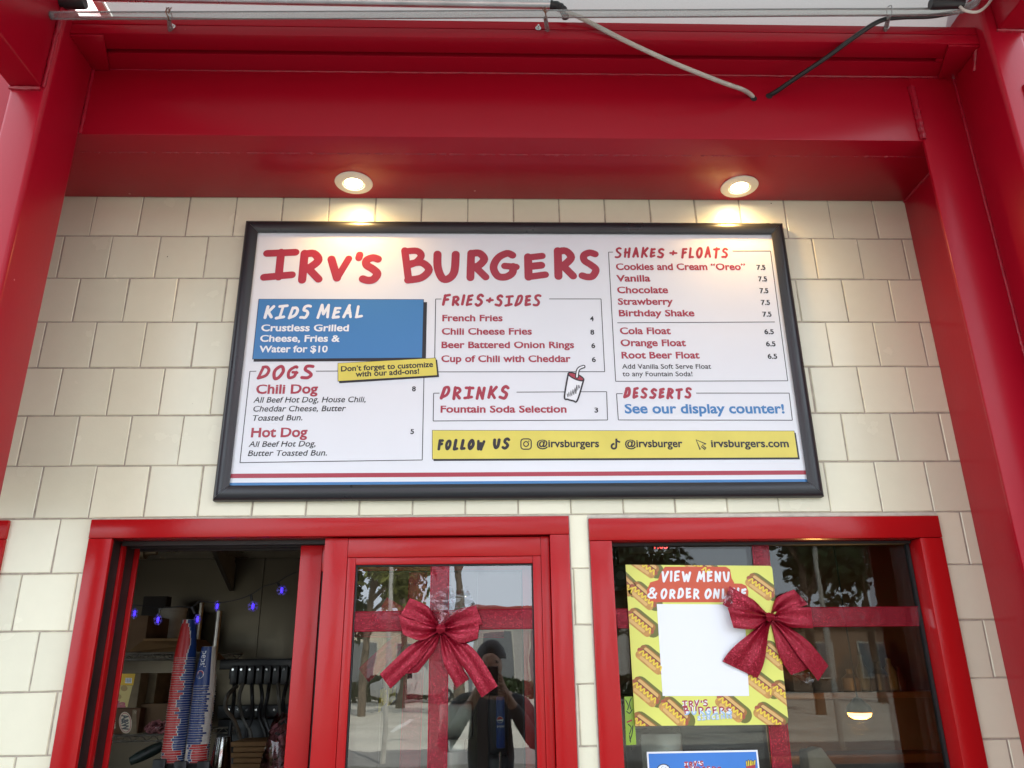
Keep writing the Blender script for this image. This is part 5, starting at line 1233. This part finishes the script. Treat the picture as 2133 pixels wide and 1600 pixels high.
MB().tube([Vector((q.x, .68, at(*c3(285, 346), .6).z)), Vector((q.x, .68, 2.599))], .012, 8).build('hanger', BLK, e)
AMB = mat('lit_amber_bulb', (1, .6, .2), .4, emit=(1.0, .42, .07), estr=5.0)
p0, p1 = at(*c4(492, 1275), 1.5), at(*c4(640, 1275), 1.5); mid = (p0 + p1) / 2; w_ = (p1.x - p0.x) / 2
e = empty('heat_lamp', mid, 'glowing amber heat lamp deep inside the right window', 'lamp')
MB().lathe([(w_ * 1.05, 0), (w_ * .9, .03), (w_ * .45, .05), (.02, .06), (.004, .065), (.004, 2.6 - mid.z - .001)], mid + Vector((0, 0, .012)), 24).build('lamp_shade', BLK, e, smooth=True)
MB().lathe([(.001, -.016), (w_ * .5, -.014), (w_ * .85, -.004), (w_ * .95, .010), (w_ * .6, .02)], mid, 24).build('bulb', AMB, e, smooth=True)
ld = bpy.data.lights.new('heat_lamp_light', 'POINT'); ld.energy = 2.2; ld.color = (1, .5, .14); ld.shadow_soft_size = .04; lo = bpy.data.objects.new('heat_lamp_light', ld); COL.objects.link(lo); lo.parent = e; lo.location = (0, 0, -.05)
q0, q1 = at(*c4(245, 1600), .5), at(*c4(492, 1600), .5); zt3 = at(*c4(330, 1475), .5).z
e = MB(); 
e.add([(q0.x, .48, .912), (q1.x, .48, .912), (q1.x, .62, .912), (q0.x, .62, .912), (q0.x + .005, .50, zt3 - .01), (q0.x + .055, .50, zt3 + .002), (q1.x - .02, .50, zt3 - .085), (q1.x - .01, .60, zt3 - .085), (q0.x + .055, .58, zt3), (q0.x + .005, .58, zt3 - .012)],
      [(0, 1, 6, 5, 4), (2, 3, 9, 8, 7), (1, 2, 7, 6), (3, 0, 4, 9), (4, 5, 8, 9), (5, 6, 7, 8)])
o = e.build('paper_bag', mat('tan_paper', (.40, .32, .23), .8, var=.12, vscale=20, bump=.4, bscale=30), None, bevel=.006); tag(o, 'tan paper bag standing at the bottom of the right window', 'bag')
e = empty('wall_shelf', at(*c4(600, 1240), 1.7), 'dark wooden shelf with bottles at the back of the right window', 'shelf')
WOOD = mat('dark_wood', (.10, .045, .022), .5, var=.3, vscale=8)
a = at(*c4(640, 1130), 1.95); MB().box(.35, 2.3, 1.95, 2.149, a.z - .03, a.z).build('shelf_board', WOOD, e, bevel=.003); MB().box(.35, 2.3, 1.95, 2.149, a.z - .33, a.z - .29).build('shelf_board', WOOD, e, bevel=.003)
for i, (x_, h_, r_, cc) in enumerate(((770, .16, .035, (.35, .30, .22)), (820, .12, .03, (.12, .04, .04)), (700, .14, .045, (.05, .03, .06)), (600, .18, .03, (.2, .22, .2)), (520, .11, .045, (.3, .2, .1)))):
    q = at(*c4(x_, 1120), 2.02); o = MB().lathe([(.001, 0), (r_, 0), (r_, h_ * .6), (r_ * .4, h_ * .8), (r_ * .4, h_), (.001, h_)], (q.x, 2.02, a.z + .0005), 18).build('bottle', mat('bottle_%d' % i, tuple(c_ * .4 for c_ in cc), .35), smooth=True)
    tag(o, ['pale squat bottle at the right end of the dark wooden shelf', 'small dark red bottle on the dark wooden shelf', 'wide dark jar on the dark wooden shelf', 'tall grey bottle on the dark wooden shelf', 'low tan jar on the dark wooden shelf'][i], 'bottle', 'bottles on the back shelf')
e = empty('warmer_box', (at(*c3(900, 1500), .9).x, 1.0, .912), 'dark food warmer box behind the two posters', 'oven')
b = MB(); p0 = at(*c3(640, 1360), .9); p1 = at(*c3(1180, 1360), .9); b.box(p0.x, p1.x, .9, 1.3, .912, p0.z + .02); b.build('body', BLK, e, bevel=.01); b = MB().box(p0.x - .16, p0.x - .005, .85, 1.2, .912, p0.z - .01); b.build('side_unit', STEEL, e, bevel=.008)

# ================================================================== ACROSS THE STREET (seen mirrored in the glass)
BARK = mat('tree_bark', (.13, .095, .065), .9, var=.3, vscale=8, bump=.6, bscale=20)
LEAVES = [mat('leaf_olive', (.20, .21, .06), .6, island=.5), mat('leaf_dark', (.045, .07, .025), .6, island=.5), mat('leaf_yellow_green', (.26, .24, .06), .6, island=.4)]
def tree(x, y, h, rad, kind, label, trunk_h=.4, n=2600, seed=0, narrow=1.0):
    e = empty('tree', (x, y, -.02), label, 'tree', 'trees beyond the parking lot'); r = random.Random(seed)
    b = MB(); b.tube(catmull([(x, y, -.05), (x + r.uniform(-.15, .15), y, h * .3), (x + r.uniform(-.3, .3), y, h * .62), (x, y, h * .85)], 4), [.20 - .15 * i / 12 for i in range(13)], 8)
    cl = []
    for k in range(9):
        a = r.uniform(0, 2 * PI); z0 = h * r.uniform(trunk_h * .8, .75); p = Vector((x, y, z0)); q = p + Vector((math.cos(a) * rad * r.uniform(.45, .95) * narrow, math.sin(a) * rad * .8 * narrow, h * r.uniform(.08, .25)))
        b.tube([p, p.lerp(q, .5) + Vector((0, 0, .12)), q], [.07, .045, .02], 6); cl.append((q, rad * r.uniform(.32, .5)))
    for k in range(7): cl.append((Vector((x + r.gauss(0, rad * .35 * narrow), y + r.gauss(0, rad * .35), h * r.uniform(trunk_h + .15, 1.0))), rad * r.uniform(.28, .5)))
    b.build('trunk', BARK, e, smooth=True)
    b = MB()
    for i in range(n):
        c, cr_ = r.choice(cl); u = Vector((r.gauss(0, 1), r.gauss(0, 1), r.gauss(0, .8))).normalized() * cr_ * r.random() ** .45
        p = c + u; d = Vector((r.gauss(0, 1), r.gauss(0, 1), r.gauss(0, 1))).normalized(); t = d.orthogonal().normalized(); s_ = rad * r.uniform(.028, .06)
        b.quad(p - d * s_ * 1.7, p - t * s_, p + d * s_ * 1.7, p + t * s_)
    b.build('crown', LEAVES[kind], e, normals=False)
for i, (px, D, h, rad, kd, lab, nr) in enumerate(((760, 30, 9.0, 2.2, 0, 'tall olive tree beyond the lot, leftmost in the sliding window reflection', 1.0), (840, 36, 11.0, 2.6, 2, 'yellow green tree beyond the lot behind the pale lamp post', 1.0), (955, 28, 12.5, 1.5, 0, 'narrow drooping olive tree beyond the lot near the middle', .7),
                                                  (1340, 34, 7.5, 2.6, 1, 'dark bushy tree beyond the lot opposite the yellow poster', 1.0), (1700, 26, 10, 2.8, 1, 'broad dark tree beyond the lot, largest in the right window reflection', 1.0), (1830, 34, 8, 2.4, 1, 'dark rounded tree beyond the lot, rightmost in the reflection', 1.0), (640, 32, 7, 2.4, 1, 'dark tree beyond the lot opposite the open half of the window', 1.0))):
    g = mirrored(px, 1392, D); tree(g.x, g.y, h, rad, kd, lab, seed=40 + i, narrow=nr)
POST = mat('galvanised_post', (.55, .52, .44), .5, metal=.3, var=.1)
def lamp_post(px, D, h, label):
    g = mirrored(px, 1392, D); e = empty('street_lamp', (g.x, g.y, 0), label, 'street lamp')
    MB().tube([(g.x, g.y, -.16), (g.x, g.y, h)], [.055, .04], 12).build('pole', POST, e, smooth=True)
    MB().tube(catmull([(g.x, g.y, h - .05), (g.x + .7, g.y, h + .35), (g.x + 1.6, g.y, h + .4)], 5), .035, 8).build('arm', POST, e, smooth=True)
    MB().box(g.x + 1.5, g.x + 2.1, g.y - .14, g.y + .14, h + .34, h + .44).build('lamp_head', POST, e, bevel=.03)
lamp_post(808, 13.6, 7.0, 'pale street lamp on the far sidewalk, seen mirrored left of the bow'); lamp_post(1735, 14.4, 6.5, 'grey street lamp on the far sidewalk, mirrored in the right window')
def building(px0, px1, D, h, m, label, roofm, sign=None):
    a, c = mirrored(px0, 1392, D), mirrored(px1, 1392, D); x0, x1 = sorted((a.x, c.x)); y = a.y; e = empty('shop_building', ((x0 + x1) / 2, y, -.02), label, 'building')
    MB().box(x0, x1, y - 8, y, -.05, h).build('wall', m, e); MB().box(x0 - .2, x1 + .2, y - 8.2, y + .25, h + .002, h + .45).build('roof', roofm, e, bevel=.02)
    n = max(2, int((x1 - x0) / 3))
    for i in range(n):
        wx = x0 + (x1 - x0) * (i + .5) / n; f = MB().box(wx - 1.0, wx + 1.0, y + .001, y + .06, .7, h - .9).build('window', POST, e); MB().box(wx - .92, wx + .92, y + .0605, y + .068, .78, h - .98).build('pane', mat('shop_glass', (.16, .17, .17), .15) if 'shop_glass' not in MATS else MATS['shop_glass'], f)
building(600, 905, 50, 4.2, mat('pale_stucco', (.55, .48, .36), .85, var=.1), 'low pale stucco shop at the back of the lot, left of the narrow tree', mat('grey_roof_edge', (.22, .22, .21), .7))
building(985, 1190, 46, 4.6, mat('grey_stucco', (.38, .37, .34), .85, var=.1), 'low grey shop at the back of the lot with a red roof edge', mat('red_roof_edge', (.32, .04, .03), .6))
building(1290, 1560, 52, 6.5, mat('white_stucco', (.62, .60, .54), .85, var=.1), 'white two storey shop at the back of the lot opposite the poster', MATS['grey_roof_edge'])
building(1650, 2000, 50, 3.8, mat('brown_stucco', (.26, .18, .12), .85, var=.1), 'low brown shop at the back of the lot on the right', MATS['grey_roof_edge'])
CARG = mat('car_window_glass', (.01, .012, .014), .08); TYRE = mat('tyre_rubber', (.015, .015, .015), .8); RIMM = mat('wheel_rim', (.5, .5, .5), .3, metal=.9)
def car(px, D, col, label, van=False, z=-.148, flip=1):
    g = mirrored(px, 1392, D); e = empty('parked_car', (g.x, g.y, z), label, 'van' if van else 'car', 'parked vehicles'); s_ = flip
    body = [(-2.1, .35), (-2.15, .75), (-1.95, .92), (-1.15, 1.0), (-.45, 1.42), (.9, 1.45), (1.65, 1.02), (2.1, .92), (2.15, .4)] if not van else [(-2.4, .4), (-2.4, 1.0), (-2.0, 1.15), (-1.4, 1.95), (2.3, 2.0), (2.4, .4)]
    glass_ = [(-1.02, 1.02), (-.42, 1.36), (.85, 1.38), (1.42, 1.03)] if not van else [(-1.75, 1.2), (-1.32, 1.8), (-.5, 1.85), (-.5, 1.2)]
    b = MB(); n = len(body); W = .86
    b.add([(g.x + s_ * x, g.y + y, z + q) for y in (-W, W) for x, q in body], [tuple(range(n)), tuple(range(2 * n - 1, n - 1, -1))] + [(i, n + i, n + (i + 1) % n, (i + 1) % n) for i in range(n)])
    b.build('body', mat('car_paint_%d' % px, col, .25, coat=.6), e, bevel=.05, seg=3)
    for y in (-W - .004, W + .004):
        b = MB(); b.add([(g.x + s_ * x, g.y + y + k, z + q) for k in (-.003, .003) for x, q in glass_], [(0, 1, 2, 3), (7, 6, 5, 4), (0, 4, 5, 1), (1, 5, 6, 2), (2, 6, 7, 3), (3, 7, 4, 0)]); b.build('side_window', CARG, e)
    for x in (-1.35, 1.3):
        for y in (-W + .02, W - .02):
            c = Vector((g.x + s_ * x, g.y + y, z + .33)); w_ = MB().tube([c + Vector((0, -.11, 0)), c + Vector((0, .11, 0))], .33, 20).build('wheel', TYRE, e, smooth=True)
            MB().tube([c + Vector((0, -.115, 0)), c + Vector((0, .115, 0))], .2, 16).build('rim', RIMM, w_, smooth=True)
car(880, 41, (.55, .54, .5), 'pale van parked at the far side of the lot', True, z=-.019); car(1450, 29, (.6, .6, .6), 'silver car parked in the lot opposite the posters', z=-.019)

def hedge(px0, px1, D, h, label, seed):
    a, c = mirrored(px0, 1392, D), mirrored(px1, 1392, D); x0, x1 = sorted((a.x, c.x)); y = a.y; r = random.Random(seed); b = MB()
    for i in range(2600):
        x = r.uniform(x0, x1); hh = h * (.8 + .25 * noise.noise(Vector((x * .6, seed, 0)))); p = Vector((x, y + r.uniform(-.5, .5), -.02 + hh * r.random() ** .7)); d = Vector((r.gauss(0, 1), r.gauss(0, 1), r.gauss(0, 1))).normalized(); t = d.orthogonal().normalized(); q = r.uniform(.07, .15)
        b.quad(p - d * q * 1.5, p - t * q, p + d * q * 1.5, p + t * q)
    o = b.build('hedge', LEAVES[1], None, normals=False); tag(o, label, 'hedge')
hedge(600, 960, 44, 1.5, 'long clipped hedge in front of the pale stucco shop across the lot', 3); hedge(1000, 1500, 43, 1.2, 'low dark hedge in front of the grey and white shops across the lot', 5)

# ================================================================== THE PHOTOGRAPHER (only seen mirrored, dark, in the glass)
def skin(name, V, E, m, parent, lv=2):
    me = bpy.data.meshes.new(name); me.from_pydata([tuple(Vector(v[0])) for v in V], E, []); me.materials.append(m)
    o = bpy.data.objects.new(name, me); COL.objects.link(o); o.parent = parent; o.location = -wloc(parent)
    o.modifiers.new('skin', 'SKIN'); 
    for i, v in enumerate(V):
        me.skin_vertices[0].data[i].radius = (v[1], v[1] if len(v) < 3 else v[2])
    me.skin_vertices[0].data[0].use_root = True
    sb = o.modifiers.new('subdivision', 'SUBSURF'); sb.levels = lv; sb.render_levels = lv
    dg = bpy.context.evaluated_depsgraph_get(); nm = bpy.data.meshes.new_from_object(o.evaluated_get(dg)); o.modifiers.clear(); o.data = nm
    for p in nm.polygons: p.use_smooth = True
    return o
py_ = -2.70
man = empty('person', (0.02, py_, 0), 'person in dark clothes holding a phone up, mirrored in the sliding window glass', 'person')
SK = mat('skin', (.30, .17, .11), .55); JK = mat('dark_jacket_cloth', (.022, .024, .03), .85, bump=.4, bscale=30); TR = mat('dark_trousers_cloth', (.03, .032, .04), .85); HR = mat('dark_hair', (.015, .011, .009), .5)
def P3(x, y, z): return (x + .02, py_ + y, z)
V = [(P3(0, 0, .95), .10), (P3(0, .0, 1.20), .10), (P3(0, .0, 1.42), .09), (P3(0, .015, 1.50), .052), (P3(0, .035, 1.56), .060), (P3(0, .035, 1.63), .082), (P3(0, .02, 1.70), .072), (P3(0, .125, 1.615), .012)]
E_ = [(0, 1), (1, 2), (2, 3), (3, 4), (4, 5), (5, 6), (5, 7)]
for sx in (-1, 1):
    k = len(V)
    V += [(P3(sx * .19, 0, 1.40), .05), (P3(sx * .27, .10, 1.18), .040), (P3(sx * .10, .31, 1.43), .028), (P3(sx * .062, .355, 1.50), .022)]
    E_ += [(2, k), (k, k + 1), (k + 1, k + 2), (k + 2, k + 3)]
    for f in range(5):
        q = len(V); zz = 1.500 + f * .017; dx = .056 - .002 * f
        V += [(P3(sx * dx, .380, zz), .0085), (P3(sx * (dx - .014), .3885 if f else .374, zz + .006), .0075)]; E_ += [(k + 3, q), (q, q + 1)]
    k = len(V)
    V += [(P3(sx * .10, 0, .88), .085), (P3(sx * .11, .01, .50), .055), (P3(sx * .115, -.01, .09), .040), (P3(sx * .12, .13, .035), .034)]
    E_ += [(0, k), (k, k + 1), (k + 1, k + 2), (k + 2, k + 3)]
skin('body', V, E_, SK, man)
J = [(P3(0, 0, .92), .150, .11), (P3(0, 0, 1.18), .15, .11), (P3(0, 0, 1.40), .13, .10), (P3(0, .01, 1.475), .070, .07)]; JE = [(0, 1), (1, 2), (2, 3)]
for sx in (-1, 1):
    k = len(J); J += [(P3(sx * .19, 0, 1.40), .070), (P3(sx * .275, .10, 1.17), .056), (P3(sx * .115, .29, 1.405), .040)]; JE += [(2, k), (k, k + 1), (k + 1, k + 2)]
skin('jacket', J, JE, JK, man)
J = [(P3(0, 0, .94), .135, .11)]; JE = []
for sx in (-1, 1):
    k = len(J); J += [(P3(sx * .10, 0, .84), .10), (P3(sx * .11, .01, .50), .074), (P3(sx * .115, -.01, .12), .062)]; JE += [(0, k), (k, k + 1), (k + 1, k + 2)]
skin('trousers', J, JE, TR, man)
b = MB(); P_ = []
for i in range(9):
    th = PI * .52 * i / 8; P_.append([Vector(P3(.090 * math.sin(th) * math.cos(a), .018 + .106 * math.sin(th) * math.sin(a) * (.82 if math.sin(a) > 0 else 1) - .012, 1.665 + .104 * math.cos(th))) for a in [2 * PI * j / 20 for j in range(20)]])
b.grid(P_, 0, True); b.build('hair', HR, man, smooth=True)
for sx in (-1, 1): MB().lathe([(.001, -.008), (.007, -.005), (.009, 0), (.007, .005), (.001, .008)], P3(sx * .032, .103, 1.638), 12).build('eye', mat('eye_dark', (.03, .02, .015), .15) if 'eye_dark' not in MATS else MATS['eye_dark'], man, smooth=True)
b = MB().box(P3(-.036, 0, 0)[0], P3(.036, 0, 0)[0], CAM.y - .032, CAM.y - .024, 1.46, 1.614)
tag(b.build('phone', BLK, None, bevel=.003), 'black phone held up in both hands by the mirrored person', 'phone')
